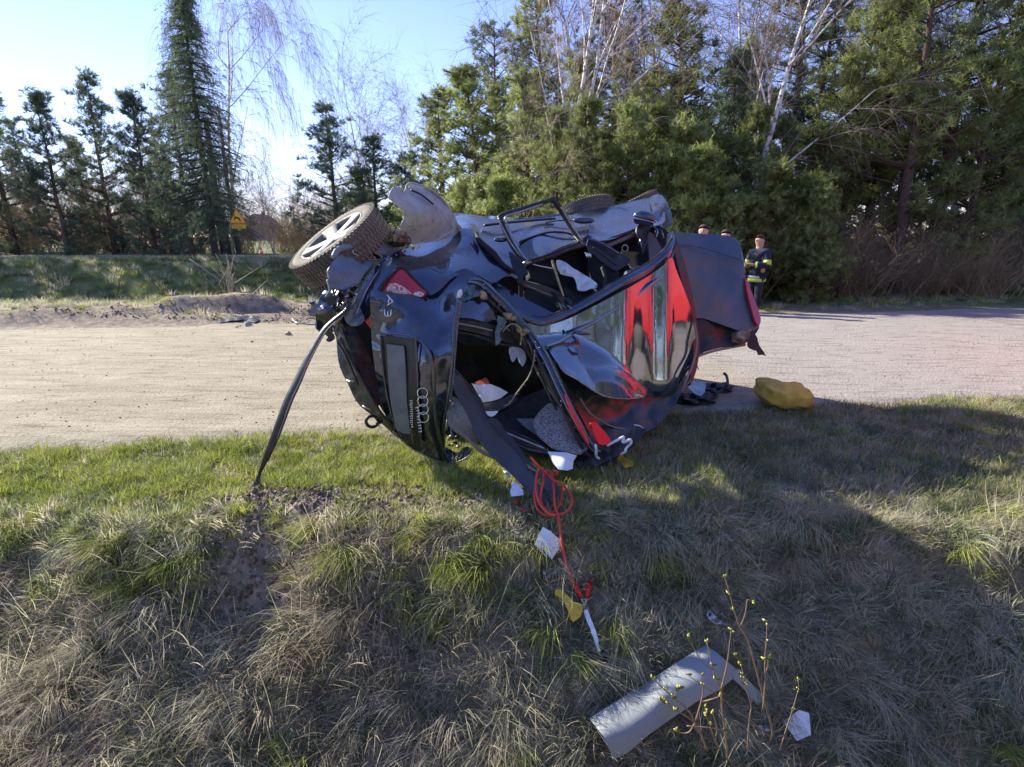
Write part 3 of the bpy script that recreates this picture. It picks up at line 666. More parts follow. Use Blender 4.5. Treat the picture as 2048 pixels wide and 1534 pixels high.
# main trees one can single out (pixel column, distance)
pine(4, 688, 30, 'dark narrow pine standing alone against the sky behind the upturned wheel', .86, wide=1.2)
pine(4, 762, 29, 'dark pine right of the lone narrow pine, below the hazy birches', .74, wide=1.4)
pine(4, 818, 27, 'dark bushy pine between the hazy birches and the tall yellow-green pine', .74, wide=1.5)
pine(1, 892, 24, 'tall yellow-green pine above the grey wheel-arch liner', .84, wide=1.35)
pine(0, 962, 22.5, 'broad yellow-green pine rising behind the rear of the wrecked car', .95, wide=1.25)
pine(3, 1000, 27, 'tall ragged pine whose thin top stands above the left end of the forest edge', .95)
pine(0, 1055, 18.5, 'pale green pine directly behind the standing window frame', .72)
pine(1, 1085, 26, 'dark-topped pine with brown birch branches around its top', 1.12)
pine(2, 1150, 19, 'bushy green pine behind the middle of the wrecked car', .86)
pine(3, 1215, 25, 'pine with a flat dark top just right of the bare birch pair', .93)
pine(0, 1335, 19.5, 'tallest bright green pine with a pointed top right of centre', .99)
pine(5, 1385, 14.2, 'small young pine with upright pale shoots behind the people', .82, name='young_pine')
pine(2, 1430, 18, 'blue-green pine under the leaning white birch', .84, dark='needle_dark')
pine(3, 1545, 24, 'tall dark-topped pine rising out of the picture at the right', 1.12)
pine(1, 1580, 21, 'green pine at the right edge of the photograph', 1.02, dark='needle_dark')
g1 = 'young pines along the forest edge'
lab1 = 'bushy young pine packed into the forest edge behind the wrecked car'
for k, (px, Y) in enumerate([(1010, 17.6), (1110, 16.8), (930, 19.5), (1200, 17.0), (1270, 17.8), (1300, 16.2), (1390, 17.6), (1475, 16.4), (1530, 17.5), (1590, 16.2), (865, 23), (1240, 16), (905, 21), (845, 25), (960, 18.5), (800, 27), (735, 29), (1160, 15.6), (1345, 15.8)]):
    pine(5 if k % 3 == 0 else 2, px, Y, lab1, .62 if k % 3 else 1.0, g1, name='young_pine')
g2 = 'pines standing inside the forest'; lab2 = 'pine filling the dense forest behind the front row of trees'
for k in range(22):
    px = 1000+k*54; Y = random.uniform(21, 25)
    if px > 2300: break
    pine([1, 0, 4, 2][k % 4], px, Y, lab2, random.uniform(.66, .84), g2)
g3 = 'pines right of the photographed strip'; lab3 = 'pine in the forest edge to the right of the fire fighter'
for k in range(16):
    px = 1650+k*62; pine([0, 2, 1, 3][k % 4], px, random.uniform(15.5, 20), lab3, random.uniform(.85, 1.05), g3)
g4 = 'dark conifers at the far left'; lab4 = 'dark conifer at the far left beyond the paved road'
for k, (px, Y, s) in enumerate([(400, 36, 1.2), (330, 38, 1.25), (250, 40, 1.3), (160, 38, 1.25), (60, 40, 1.3), (-40, 38, 1.3), (-160, 38, 1.3), (-320, 40, 1.2), (360, 50, 1.1), (210, 52, 1.2), (100, 50, 1.2)]):
    pine([4, 2][k % 2], px, Y, lab4, s, g4, dark='needle_dark')
birch(0, 1105, 18.6, 'bare birch pair with pale stems left of the gap of sky', 1.02)
birch(1, 1440, 16.6, 'bare white birch leaning right across the forest top', .98, rz=.4)
birch(0, 1290, 24, 'bare birch behind the tallest bright green pine', 1.12, rz=2)
birch(1, 1180, 27, 'bare brown-stemmed birch behind the flat-topped pine', 1.08, rz=4.2)
birch(3, 1500, 23, 'bare birch with fine brown twigs behind the leaning white birch', 1.18, rz=1)
birch(3, 765, 46, 'hazy bare birch clump behind the dark pines, left of the two', 1.20, rz=1.5)
birch(3, 822, 48, 'hazy bare birch clump behind the dark pines, right of the two', 1.08, rz=3.5)
birch(2, 492, 42, 'tall weeping birch with hanging twigs beside the dark spruce', 1.42, rz=.6, name='weeping_birch')
birch(3, 560, 44, 'small bare tree beyond the paved road near the purple roof', .62, rz=2.4)
for k in range(5): birch([0, 3, 1][k % 3], 1640+k*130, random.uniform(20, 25), 'bare birch in the forest to the right of the fire fighter', random.uniform(1, 1.2), 'bare birches at the right', rz=k*1.3)

# spruce at the left edge
def spruce(px, Y, H, label):
    random.seed(90); tr = MB(); tw = []; x = (px-CX)/F*Y
    limb(tr, [Vector((0, 0, -.3)), Vector((0, 0, H*.5)), Vector((0, 0, H))], .22, .03, 8); z = 2.2
    while z < H:
        f = z/H
        for b in range(9):
            a = random.uniform(0, 6.283); Lb = (1-f)**.8*3.4*random.uniform(.7, 1.1)+.2; d = Vector((math.cos(a), math.sin(a), -.15)); p = Vector((0, 0, z)); pts = [p.copy()]
            for s in range(7):
                p = p+d*Lb/7; d.z -= .03*s; pts.append(p.copy())
                for q in range(4): tw.append((tuple(p+Vector((random.gauss(0, .22), random.gauss(0, .22), random.uniform(-.45, .05)))), (d.x+random.gauss(0, .5), d.y+random.gauss(0, .5), -.9)))
            limb(tr, pts, .05, .01, 4)
        z += .42
    V, T = sprig_cloud(tw, .42, 9, .08, .035)
    return make_tree('spruce_tree', label, 'spruce', None, tr, V, T, M['bark_dark'], M['needle_dark'], (x, Y, th(x, Y)))
spruce(446, 34, 14.5, 'dark drooping spruce at the left edge behind the yellow sign')
# two plain trunks by the far road
for (px, r, lab) in ((468, .30, 'thick dark tree trunk directly behind the yellow warning sign'), (493, .17, 'slimmer leaning tree trunk just right of the yellow warning sign')):
    mb = MB(); x = (px-CX)/F*40.5; z = th(x, 40.5); o = thing('tree', lab, 'tree', (x, 40.5, z))
    limb(mb, [Vector((x, 40.5, z-.2)), Vector((x-.1, 40.5, z+2)), Vector((x-.25, 40.5, z+5)), Vector((x-.2, 40.5, z+9))], r*1.25, r*.5, 9)
    mb.build('trunk', M['bark_dark'], o); mb = MB()
    for k in range(60):
        a = random.uniform(0, 6.28); p = Vector((x-.2, 40.5, z+random.uniform(3, 9))); pts = [p]
        for s in range(5): p = p+Vector((math.cos(a)*.3, math.sin(a)*.3, random.uniform(-.12, .2))); pts.append(p)
        limb(mb, pts, .025, .006, 3)
    mb.build('branches', M['bark_dark'], o)

# brushwood shrubs
def shrub_mesh(H, Wd, n, seed, r=.009):
    random.seed(seed); mb = MB()
    for k in range(n):
        p = Vector((random.gauss(0, Wd*.3), random.gauss(0, Wd*.22), -.1)); d = Vector((random.gauss(0, .35), random.gauss(0, .35), 1)).normalized(); L = H*random.uniform(.5, 1.1); pts = [p.copy()]
        for s in range(5):
            d = (d+Vector((random.gauss(0, .16), random.gauss(0, .16), -.03))).normalized(); p = p+d*L/5; pts.append(p.copy())
            if s > 0:
                for q in range(3):
                    dd_ = (d+Vector((random.gauss(0, .7), random.gauss(0, .7), random.gauss(0, .3)))).normalized(); a = p.copy(); pp = [a.copy()]
                    for u in range(3): dd_ = (dd_+Vector((random.gauss(0, .2), random.gauss(0, .2), random.gauss(.03, .15)))).normalized(); a = a+dd_*L*.11; pp.append(a.copy())
                    mb.add(*tube_geo(pp, [r*.6, r*.5, r*.4, r*.3], 3, up=(.3, .2, .9)))
        mb.add(*tube_geo(pts, [r*1.4, r*1.2, r, r*.8, r*.6, r*.4], 3, up=(.3, .2, .9)))
    return mb
sh = []
for i, (H, Wd, n) in enumerate([(2.6, 2.0, 110), (1.8, 1.8, 120), (4.2, 2.6, 120)]):
    o = thing('bare_shrub', 'bare brown brushwood shrub at the foot of the forest edge', 'shrub', (0, 0, 0), 'bare brushwood at the forest foot')
    shrub_mesh(H, Wd, n, 40+i).build('branches', M['brush'], o); sh.append(o)
used = set()
def put_shrub(i, px, Y, s, label=None, group=None, X=None):
    x = X if X is not None else (px-CX)/F*Y
    if i not in used: o = sh[i]; used.add(i)
    else: o = copy_tree(sh[i])
    if label:
        for k in ('label', 'group'):
            if k in o: del o[k]
        tag(o, label, 'shrub', group)
    else: tag(o, 'bare brown brushwood shrub at the foot of the forest edge', 'shrub', 'bare brushwood at the forest foot')
    o.location = (x, Y, th(x, Y)); o.scale = (s, s, s); o.rotation_euler = (0, 0, random.uniform(0, 6.28)); return o
for k in range(18):
    put_shrub([0, 1][k % 2], 960+k*66, random.uniform(14.6, 17.0), random.uniform(.6, .95))
for k in [0, 1, 5, 6, 7, 8, 9, 10, 11, 12, 13]: put_shrub([2, 0, 2, 1][k % 4], 470+k*22, random.uniform(44, 50), random.uniform(1.0, 1.5), 'tangled bare shrub beyond the paved road', 'bare shrubs beyond the paved road')
for k in range(10): put_shrub([0, 2][k % 2], 0+k*45, random.uniform(41, 46), random.uniform(1.2, 1.7), 'tangled bare shrub beyond the paved road', 'bare shrubs beyond the paved road')
put_shrub(1, 462, 15.5, .45, 'thin pale weed clump at the left edge in front of the dark far bank')
# pines added behind the camera, unseen, to keep bright horizon out of the paint
for k in range(24):
    a = R(72+k*6.2); rad_ = random.uniform(15, 19)
    pine([2, 0, 2, 1][k % 4], 0, 3+rad_*math.cos(a), 'unseen pine added behind the photographer for the car paint to reflect', random.uniform(.8, 1.0), 'unseen pines added for the reflections', X=3+rad_*math.sin(a), wide=1.3)
for k in range(7): pine(5, 1415+k*34, random.uniform(13.6, 14.6), lab1, random.uniform(.55, .8), g1, name='young_pine')
# ------------------------------------------------------------ the wrecked car, on its side, tail towards us
car = thing('wrecked_car', 'crushed dark blue-black hatchback lying on its side on the verge, roof and tailgate caved in', 'car', (0.2, 4.3, 0))
Pn = lambda *a, **k: panel(*a, parent=car, **k)
# hidden masses that close the body: floor pan and cabin walls
def quad(name, pts, m, thick=.01, n=8, cr=.0):
    a, b, c, d = [Vector(p) for p in pts]; V = []; Fc = []
    for i in range(n+1):
        for j in range(n+1):
            s, t = i/n, j/n; p = (a*(1-s)+b*s)*(1-t)+(d*(1-s)+c*s)*t
            p.y += cr*noise.noise(p*5); V.append(p)
    for i in range(n):
        for j in range(n): k = i*(n+1)+j; Fc.append((k, k+1, k+n+2, k+n+1))
    o = mk(name, V, Fc, m, car); s = o.modifiers.new('thickness', 'SOLIDIFY'); s.thickness = thick; return o
quad('floor_pan', [Q(745, 560, 4.25), Q(1010, 440, 5.5), (1.62, 5.9, .02), (-.78, 4.3, .02)], M['under'], cr=.08, n=14)
quad('floor_pan', [Q(1010, 440, 5.5), Q(1320, 402, 6.15), (1.75, 6.1, .02), (.9, 5.6, .02)], M['under'], cr=.08, n=10)
Pn('cabin_lining', [(905, 600), (960, 560), (1030, 545), (1060, 530), (1180, 480), (1290, 450), (1338, 470), (1345, 560), (1300, 640), (1200, 690), (1100, 720), (1000, 690), (915, 680)],
   [(905, 620, 4.35), (1040, 560, 4.9), (1180, 500, 5.3), (1330, 470, 5.6), (1330, 600, 5.4), (1100, 700, 4.6)], M['carpet'], step=14, cr=.15, cs=.02, thick=.02)
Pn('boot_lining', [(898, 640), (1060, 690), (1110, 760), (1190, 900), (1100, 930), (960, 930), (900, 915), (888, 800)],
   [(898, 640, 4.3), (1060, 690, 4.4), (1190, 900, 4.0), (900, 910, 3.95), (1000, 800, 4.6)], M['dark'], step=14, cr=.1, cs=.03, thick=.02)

# upper side: rear door, front door, front wing, all facing the sky
Pn('rear_door', [(912, 433), (960, 436), (1010, 440), (1080, 437), (1140, 430), (1172, 440), (1176, 468), (1150, 484), (1110, 500), (1058, 528), (1040, 541), (1018, 537), (990, 508), (958, 480), (946, 462), (924, 456)],
   [(912, 433, 5.0), (1010, 440, 5.15), (1140, 430, 5.5), (1176, 468, 4.95), (1058, 528, 4.38), (1018, 537, 4.25), (958, 480, 4.45), (924, 456, 4.6), (1080, 470, 4.8)], M['paint_dusty'], cr=.02, cs=.02)
Pn('front_door', [(1142, 431), (1190, 420), (1250, 407), (1305, 394), (1322, 402), (1330, 440), (1312, 452), (1276, 458), (1225, 478), (1183, 482), (1160, 472), (1148, 450)],
   [(1142, 431, 5.5), (1250, 407, 5.9), (1305, 394, 6.05), (1325, 440, 5.35), (1276, 458, 5.2), (1183, 482, 4.85), (1160, 472, 4.95), (1240, 440, 5.42)], M['paint_dusty'], cr=.012, cs=.015)
Pn('front_wing', [(1300, 396), (1322, 390), (1333, 405), (1343, 428), (1345, 446), (1336, 456), (1318, 452), (1308, 430)],
   [(1300, 396, 6.0), (1322, 390, 6.0), (1343, 428, 5.7), (1345, 446, 5.6), (1318, 452, 5.3), (1318, 425, 5.45)], M['paint_dusty'], cr=.05, cs=.06, step=5)
Pn('sill', [(908, 426), (955, 431), (1000, 433), (1040, 437), (1005, 442), (950, 440), (914, 440)],
   [(908, 426, 5.3), (1000, 433, 5.4), (914, 440, 4.95), (1005, 442, 5.1)], M['paint'], step=6)
tube('sill', [(1000, 436, 5.35), (1060, 440, 5.4), (1130, 431, 5.6), (1180, 423, 5.75), (1250, 408, 6.0), (1300, 396, 6.1)], .016, M['plastic'], car)
tube('door_moulding', [(968, 451, 4.75), (1000, 447, 4.85), (1040, 443, 5.0), (1110, 437, 5.2)], .011, M['plastic'], car)
tube('door_seam', [(948, 456, 4.55), (953, 468, 4.47), (960, 482, 4.36), (985, 505, 4.2), (1005, 528, 4.12), (1028, 543, 4.05)], [.012, .014, .02, .024, .018, .01], M['dark'], car)
tube('door_seam', [(1142, 432, 5.42), (1150, 455, 5.15), (1170, 472, 4.9)], .006, M['dark'], car)
tube('door_seam', [(1175, 443, 5.2), (1120, 441, 5.15), (1090, 446, 5.05)], .005, M['dark'], car)
Pn('body_bracket', [(939, 446), (950, 450), (958, 460), (956, 470), (948, 462), (936, 455), (946, 455)], [(939, 446, 4.45), (958, 460, 4.35), (948, 468, 4.33)], M['black'], step=3, round_=False)
# handles
def blob(name, px, py, Y, e, m, parent=car, rot=(0, 0, 0), sub=3, nz=0, sq=1.0, cut=None):
    bm = bmesh.new(); bmesh.ops.create_icosphere(bm, subdivisions=sub, radius=1); c = Q(px, py, Y) if Y is not None else Vector((px, py, 0)); rm = Matrix.Rotation(R(rot[2]), 3, 'Z') @ Matrix.Rotation(R(rot[1]), 3, 'Y') @ Matrix.Rotation(R(rot[0]), 3, 'X')
    V = []
    for v in bm.verts:
        p = v.co.copy()
        if sq < 1: p = Vector([math.copysign(abs(k)**sq, k) for k in p])
        if nz: p *= 1+nz*noise.noise(p*2+Vector((px, py, 0)))
        V.append(rm @ Vector((p.x*e[0], p.y*e[1], p.z*e[2]))+c)
    Fc = [tuple(v.index for v in f.verts) for f in bm.faces]; bm.free()
    return mk(name, V, Fc, m, parent)
blob('door_handle', 1168, 441, 5.12, (.10, .035, .03), M['paint'], rot=(0, 0, 12))
blob('door_handle', 1002, 479, 4.42, (.055, .03, .022), M['paint'], rot=(0, 0, 15))
# rear quarter
Pn('rear_quarter_panel', [(822, 494), (838, 485), (872, 481), (905, 470), (926, 457), (946, 463), (958, 482), (985, 510), (1012, 534), (1022, 546), (1005, 556), (985, 566), (958, 552), (936, 545), (905, 556), (880, 580), (856, 590), (832, 562), (804, 535), (786, 541), (768, 560), (752, 584), (738, 612), (726, 636), (706, 620), (716, 592), (732, 560), (755, 530), (786, 508)],
   [(838, 485, 4.35), (905, 470, 4.5), (946, 463, 4.5), (1012, 534, 4.12), (1005, 556, 4.0), (958, 552, 3.95), (905, 545, 3.9), (945, 510, 4.22), (880, 525, 4.02), (856, 590, 3.72), (830, 520, 3.98), (804, 535, 3.84), (786, 508, 3.92), (732, 560, 3.72), (706, 620, 3.6), (726, 636, 3.55), (768, 560, 3.68), (752, 584, 3.62), (865, 500, 4.2), (930, 535, 4.02)], M['paint'], step=6, cr=.008, cs=.02, seed=3)
Pn('tail_lamp', [(805, 538), (855, 586), (846, 593), (815, 592), (764, 585), (770, 566), (782, 552)], [(805, 538, 3.84), (855, 586, 3.72), (764, 585, 3.66), (815, 592, 3.70)], M['lamp'], step=5, thick=.02, round_=False)
Pn('tail_lamp_reflector', [(777, 568), (792, 566), (806, 573), (816, 581), (824, 588), (800, 588), (772, 582)], [(777, 568, 3.655), (824, 588, 3.685), (800, 588, 3.665)], M['lampw'], step=4, round_=False)
Pn('tail_lamp_reflector', [(826, 588), (836, 583), (848, 588), (840, 594)], [(826, 588, 3.69), (848, 588, 3.70), (836, 583, 3.70)], M['lampw'], step=3)
tube('lamp_seal', [(762, 586, 3.65), (768, 568, 3.67), (784, 549, 3.76), (804, 536, 3.83), (828, 558, 3.78), (857, 587, 3.71)], .008, M['rubber'], car)
# bolted wheel-arch seam with its little bolts
seam = [(834, 490, 4.28), (812, 503, 4.1), (785, 515, 3.92), (760, 530, 3.82), (742, 552, 3.72), (728, 576, 3.64), (715, 604, 3.58), (706, 628, 3.54)]
tube('wheel_arch_flange', seam, [.028, .03, .026, .024, .022, .02, .02, .014], M['under'], car, flat=.35)
tube('wheel_arch_seam', [(p[0]+5, p[1]+4, p[2]-.03) for p in seam], .006, M['steel'], car)
P_ = catmull([Q(*p) for p in seam], 3)
for i in range(1, len(P_)-1, 2):
    mb = MB(); mb.tube([P_[i]+Vector((0, -.035, .0)), P_[i]+Vector((.003, -.05, .004))], .009, 6); mb.build('bolt', M['steel'], car)
# wheel-arch liner standing up like a fin
Pn('wheel_arch_liner', [(777, 395), (781, 381), (790, 372), (798, 378), (805, 385), (810, 378), (813, 368), (824, 366), (842, 370), (862, 380), (884, 398), (902, 422), (914, 446), (921, 462), (918, 470), (900, 474), (872, 482), (838, 486), (824, 489), (817, 480), (812, 470), (806, 463), (800, 456), (803, 446), (808, 434), (806, 424), (798, 416), (790, 408), (783, 402)],
   [(777, 395, 3.85), (790, 372, 3.95), (824, 366, 4.15), (884, 398, 4.35), (918, 465, 4.55), (838, 486, 4.15), (803, 446, 3.95), (850, 420, 4.02), (880, 440, 4.2), (806, 420, 3.92)], M['liner'], step=6, thick=.006, cr=.015, cs=.05)
tube('liner_edge', [(812, 372, 4.05), (826, 366, 4.1), (860, 379, 4.22), (888, 402, 4.33), (908, 434, 4.45), (919, 462, 4.52)], .008, M['liner'], car)
tube('liner_rib', [(818, 374, 4.0), (845, 392, 4.06), (872, 412, 4.13), (893, 440, 4.2), (905, 458, 4.3), (885, 473, 4.15), (868, 482, 4.05)], .005, M['liner'], car)
tube('liner_rib', [(822, 380, 4.0), (840, 388, 4.04), (855, 399, 4.06), (866, 408, 4.1)], .007, M['black'], car)
# underbody flaps and brackets round the torn wheel
Pn('underbody_shield', [(655, 540), (668, 523), (684, 506), (692, 501), (704, 507), (722, 512), (746, 523), (738, 536), (728, 548), (718, 564), (708, 574), (692, 580), (672, 578), (663, 572), (658, 560)],
   [(655, 540, 3.50), (692, 501, 3.75), (746, 523, 3.85), (718, 564, 3.62), (672, 578, 3.5), (700, 540, 3.6)], M['under'], step=5, thick=.012, cr=.03, cs=.05)
Pn('underbody_flap', [(709, 473), (722, 474), (749, 478), (757, 487), (780, 491), (804, 496), (795, 503), (769, 510), (752, 503), (734, 497), (718, 491), (707, 486)],
   [(709, 473, 3.75), (749, 478, 3.9), (804, 496, 4.1), (769, 510, 3.95), (707, 486, 3.7)], M['under'], step=5, cr=.02, cs=.06)
mb = MB(); mb.tube([(707, 507, 3.70), (713, 495, 3.74), (727, 495, 3.8), (764, 513, 3.92), (747, 521, 3.84)], .007, 6, sm=3, closed=True)
for k in range(5): mb.tube([(714+k*8, 499+k*3.2, 3.74+.03*k), (719+k*8, 505+k*3, 3.75+.03*k), (713+k*8, 509+k*2.6, 3.73+.03*k), (722+k*8, 503+k*4, 3.76+.03*k)], .0055, 5, sm=3)
mb.build('mesh_bracket', M['steel'], car)
Pn('mesh_bracket', [(706, 507), (714, 496), (728, 496), (764, 514), (747, 521)], [(706, 507, 3.78), (728, 496, 3.86), (764, 514, 4.0), (747, 521, 3.92)], M['dark'], step=6)
tube('inner_tube', [(668, 515, 3.62), (676, 500, 3.66), (696, 493, 3.7), (712, 492, 3.76)], .022, M['under'], car)
mb = MB(); 
for k in range(9):
    a = k/9*6.283; mb.tube([(798+13*math.cos(a), 474+11*math.sin(a), 4.02), (798+(5+4*(k % 3))*math.cos(a+1), 474+7*math.sin(a+.8), 3.96), (800, 480, 4.05)], [.022, .016, .02], 7, sm=3)
mb.build('brake_hub', M['rust'], car)
blob('caliper_and_hollow', 800, 472, 4.08, (.075, .06, .055), M['rust'], nz=.5)
blob('caliper_and_hollow', 795, 487, 4.0, (.055, .05, .025), M['dark'], nz=.5)  # dark blob standing in for the shaded hollow of the hub
tube('brake_hose', [(812, 470, 4.05), (821, 478, 4.0), (820, 490, 3.95), (812, 496, 3.97)], .005, M['steel'], car)
# wheels
def wheel(center, axis, rad, wid, name='wheel', spokes=5, seed=0):
    c = Vector(center)-car.location; w = bpy.data.objects.new(name, None); COL.objects.link(w); w.parent = car; w.location = c
    q = Vector(axis).to_track_quat('Z', 'Y').to_matrix()
    world = Vector(center)
    def rev(nm, prof, m, seg=64):
        V = []; Fc = []; n = len(prof)
        for i in range(seg):
            a = i/seg*6.283185
            for (r, z) in prof: V.append(q @ Vector((math.cos(a)*r, math.sin(a)*r, z))+world)
        for i in range(seg):
            for j in range(n-1): a = i*n+j; b = ((i+1) % seg)*n+j; Fc.append((a, b, b+1, a+1))
        return mk(nm, V, Fc, m, w)
    r, h = rad, wid/2
    rev('tyre', [(r*.70, -h*.85), (r*.78, -h*1.0), (r*.92, -h*1.02), (r*.985, -h*.86), (r, -h*.6), (r, h*.6), (r*.985, h*.86), (r*.92, h*1.02), (r*.78, h), (r*.70, h*.85)], M['tyre'])
    mb = MB()                                              # tread blocks and shoulder lugs
    for i in range(72):
        a = i/72*6.283185
        for k, zz in enumerate((-.72, -.36, 0, .36, .72)):
            aa = a+(.02 if k % 2 else 0)+random.uniform(-.006, .006); er = Matrix.Rotation(aa, 3, 'Z') @ Matrix.Rotation(R(22 if k != 2 else -18), 3, 'X')
            mb.box(q @ (Matrix.Rotation(aa, 3, 'Z') @ Vector((r*1.004 if abs(zz) < .7 else r*.996, 0, h*zz)))+world, (.011, .019, h*.29), q @ er)
        for s in (-1, 1):
            mb.box(q @ (Matrix.Rotation(a, 3, 'Z') @ Vector((r*.965, 0, s*h*.93)))+world, (.045, .012, .010), q @ Matrix.Rotation(a, 3, 'Z'))
    mb.build('tread', M['tyre'], w, smooth=False)
    rev('rim', [(r*.72, h*.86), (r*.735, h*.93), (r*.70, h*.95), (r*.67, h*.80), (r*.64, h*.2), (r*.62, -h*.7), (r*.2, -h*.72), (.01, -h*.7)], M['alloy'])
    mb = MB()
    for i in range(spokes):
        a = i/spokes*6.283185+.3; rot = q @ Matrix.Rotation(a, 3, 'Z')
        prof = [(.03, .055, h*.62), (r*.22, .06, h*.66), (r*.45, .058, h*.74), (r*.69, .085, h*.86)]
        V = []
        for (rr, ww, z) in prof:
            V += [rot @ Vector((rr, -ww, z-.01))+world, rot @ Vector((rr, ww, z-.01))+world, rot @ Vector((rr, ww*.7, z+.012))+world, rot @ Vector((rr, -ww*.7, z+.012))+world, rot @ Vector((rr, 0, z-.035))+world]
        Fc = []
        for j in range(3):
            o = j*5; order = [0, 4, 1, 2, 3]
            for k in range(5): a1 = order[k]; b1 = order[(k+1) % 5]; Fc.append((o+a1, o+b1, o+5+b1, o+5+a1))
        mb.add(V, Fc)
    mb.build('spokes', M['alloy'], w)
    rev('hub_cap', [(r*.19, h*.6), (r*.19, h*.72), (r*.15, h*.78), (0.001, h*.8)], M['alloy'], 32)
    return w
rt = Vector((1, 0, 0)); up = Vector((0, sp, cp)); fw = Vector((0, cp, -sp))
ax = (-.54*rt+.74*up-.60*fw).normalized()
wheel(Q(681, 492, 4.02), ax, .355, .20, seed=1)
wheel(Q(1170, 434, 6.0), (-.25, .3, .9), .31, .2)
wheel(Q(1270, 420, 6.35), (-.45, .1, .9), .29, .2)

# ---- tail: tailgate with plate recess, badges
Pn('tailgate', [(742, 581), (770, 586), (812, 592), (846, 594), (862, 586), (884, 562), (908, 546), (930, 538), (947, 546), (958, 558), (938, 566), (926, 590), (914, 618), (909, 650), (905, 700), (900, 760), (894, 800), (889, 850), (890, 922), (868, 920), (842, 906), (815, 886), (790, 862), (771, 828), (758, 780), (750, 730), (744, 680), (742, 630)],
   [(742, 581, 3.56), (742, 680, 3.56), (758, 780, 3.56), (790, 862, 3.62), (846, 594, 3.72), (884, 562, 3.84), (930, 538, 3.95), (955, 556, 3.95), (914, 618, 3.56), (907, 680, 3.48), (900, 760, 3.46), (889, 850, 3.53), (890, 922, 3.62), (842, 906, 3.63),
    (800, 620, 3.56), (850, 625, 3.60), (880, 640, 3.56), (845, 680, 3.44), (790, 650, 3.55), (868, 720, 3.385), (845, 800, 3.42), (872, 800, 3.415), (860, 870, 3.50), (800, 740, 3.47), (812, 840, 3.53), (885, 600, 3.72)], M['paint'], step=6, cr=.010, cs=.035, ridge=.006, seed=9, thick=.012)
tube('tailgate_crease', [(836, 678, 3.40), (856, 700, 3.37), (866, 740, 3.355), (868, 790, 3.37), (872, 840, 3.42), (880, 880, 3.5), (888, 905, 3.56)], [.004, .010, .013, .013, .012, .010, .006], M['paint'], car)
tube('tailgate_edge', [(916, 605, 3.54), (909, 650, 3.50), (905, 700, 3.455), (900, 760, 3.44), (893, 810, 3.455), (887, 860, 3.51), (888, 920, 3.59)], .013, M['paint'], car)
tube('tailgate_seal', [(921, 603, 3.56), (914, 650, 3.52), (910, 700, 3.48), (905, 760, 3.47), (899, 810, 3.49), (893, 860, 3.55)], .009, M['teal'], car)
tube('tailgate_lip', [(786, 862, 3.60), (812, 888, 3.61), (845, 909, 3.62), (888, 926, 3.61), (915, 924, 3.60), (938, 912, 3.62), (945, 903, 3.68)], .006, M['steel'], car)
Pn('tailgate_lower_corner', [(890, 895), (915, 905), (932, 893), (946, 902), (936, 914), (912, 924), (892, 924)], [(890, 895, 3.7), (946, 902, 3.7), (912, 924, 3.6)], M['paint'], step=5, cr=.03, cs=.06)
Pn('plate_recess', [(762, 671), (796, 674), (832, 678), (834, 740), (836, 800), (842, 860), (844, 904), (822, 890), (800, 864), (782, 820), (770, 760), (764, 710)],
   [(762, 671, 3.50), (832, 678, 3.42), (834, 740, 3.40), (836, 800, 3.40), (844, 904, 3.53), (800, 864, 3.52), (770, 760, 3.49)], M['plastic'], step=7, thick=.012, round_=False)
Pn('plate_holder', [(774, 688), (808, 692), (812, 740), (814, 800), (821, 867), (806, 866), (793, 858), (783, 810), (777, 750)],
   [(774, 688, 3.455), (808, 692, 3.425), (812, 770, 3.41), (821, 867, 3.46), (793, 858, 3.475), (783, 790, 3.45)], M['plate'], step=6, thick=.012, round_=False)
for px, py in ((795, 738), (807, 833)):
    blob('plate_screw', px, py, 3.40, (.007, .005, .007), M['steel'], sub=2)
tube('recess_edge', [(760, 668, 3.49), (800, 668, 3.44), (826, 674, 3.40), (832, 684, 3.395), (835, 760, 3.385), (838, 840, 3.43), (845, 904, 3.51)], .007, M['paint'], car)
tube('recess_edge', [(761, 672, 3.48), (764, 720, 3.475), (774, 790, 3.475), (790, 848, 3.50), (812, 885, 3.55)], .006, M['paint'], car)
def strokes(name, ss, r, m, parent=car):
    mb = MB()
    for s in ss: mb.tube([tuple(p) for p in s], r, 6)
    return mb.build(name, m, parent)
def tg(px, py, o=.02):        # a little in front of the tailgate skin
    return o
A_Y = 3.525
strokes('badge_letter_a', [[(774, 590, A_Y), (786, 603, A_Y-.01)], [(786, 603, A_Y-.01), (770, 614, A_Y)], [(778.5, 595, A_Y), (776.5, 609, A_Y)]], .0045, M['chrome'])
strokes('badge_figure_three', [[(782, 619, A_Y), (782, 629, A_Y), (779.5, 632.5, A_Y), (776.5, 632, A_Y), (775.5, 628, A_Y), (775.5, 622, A_Y)], [(775.5, 628, A_Y), (774.5, 632.5, A_Y), (771.5, 632.5, A_Y), (769.5, 629, A_Y), (769.5, 618, A_Y)]], .0045, M['chrome'])
for k in range(4):
    cx, cy = 845+k*.7, 786+k*16.2; mb = MB(); Y0 = 3.385+.012*k
    mb.tube([(cx+10.2*math.cos(a), cy+10.2*math.sin(a), Y0+.004*math.cos(a)) for a in np.linspace(0, 6.283, 22)[:-1]], .0036, 6, closed=True); mb.build('ring_emblem', M['chrome'], car)
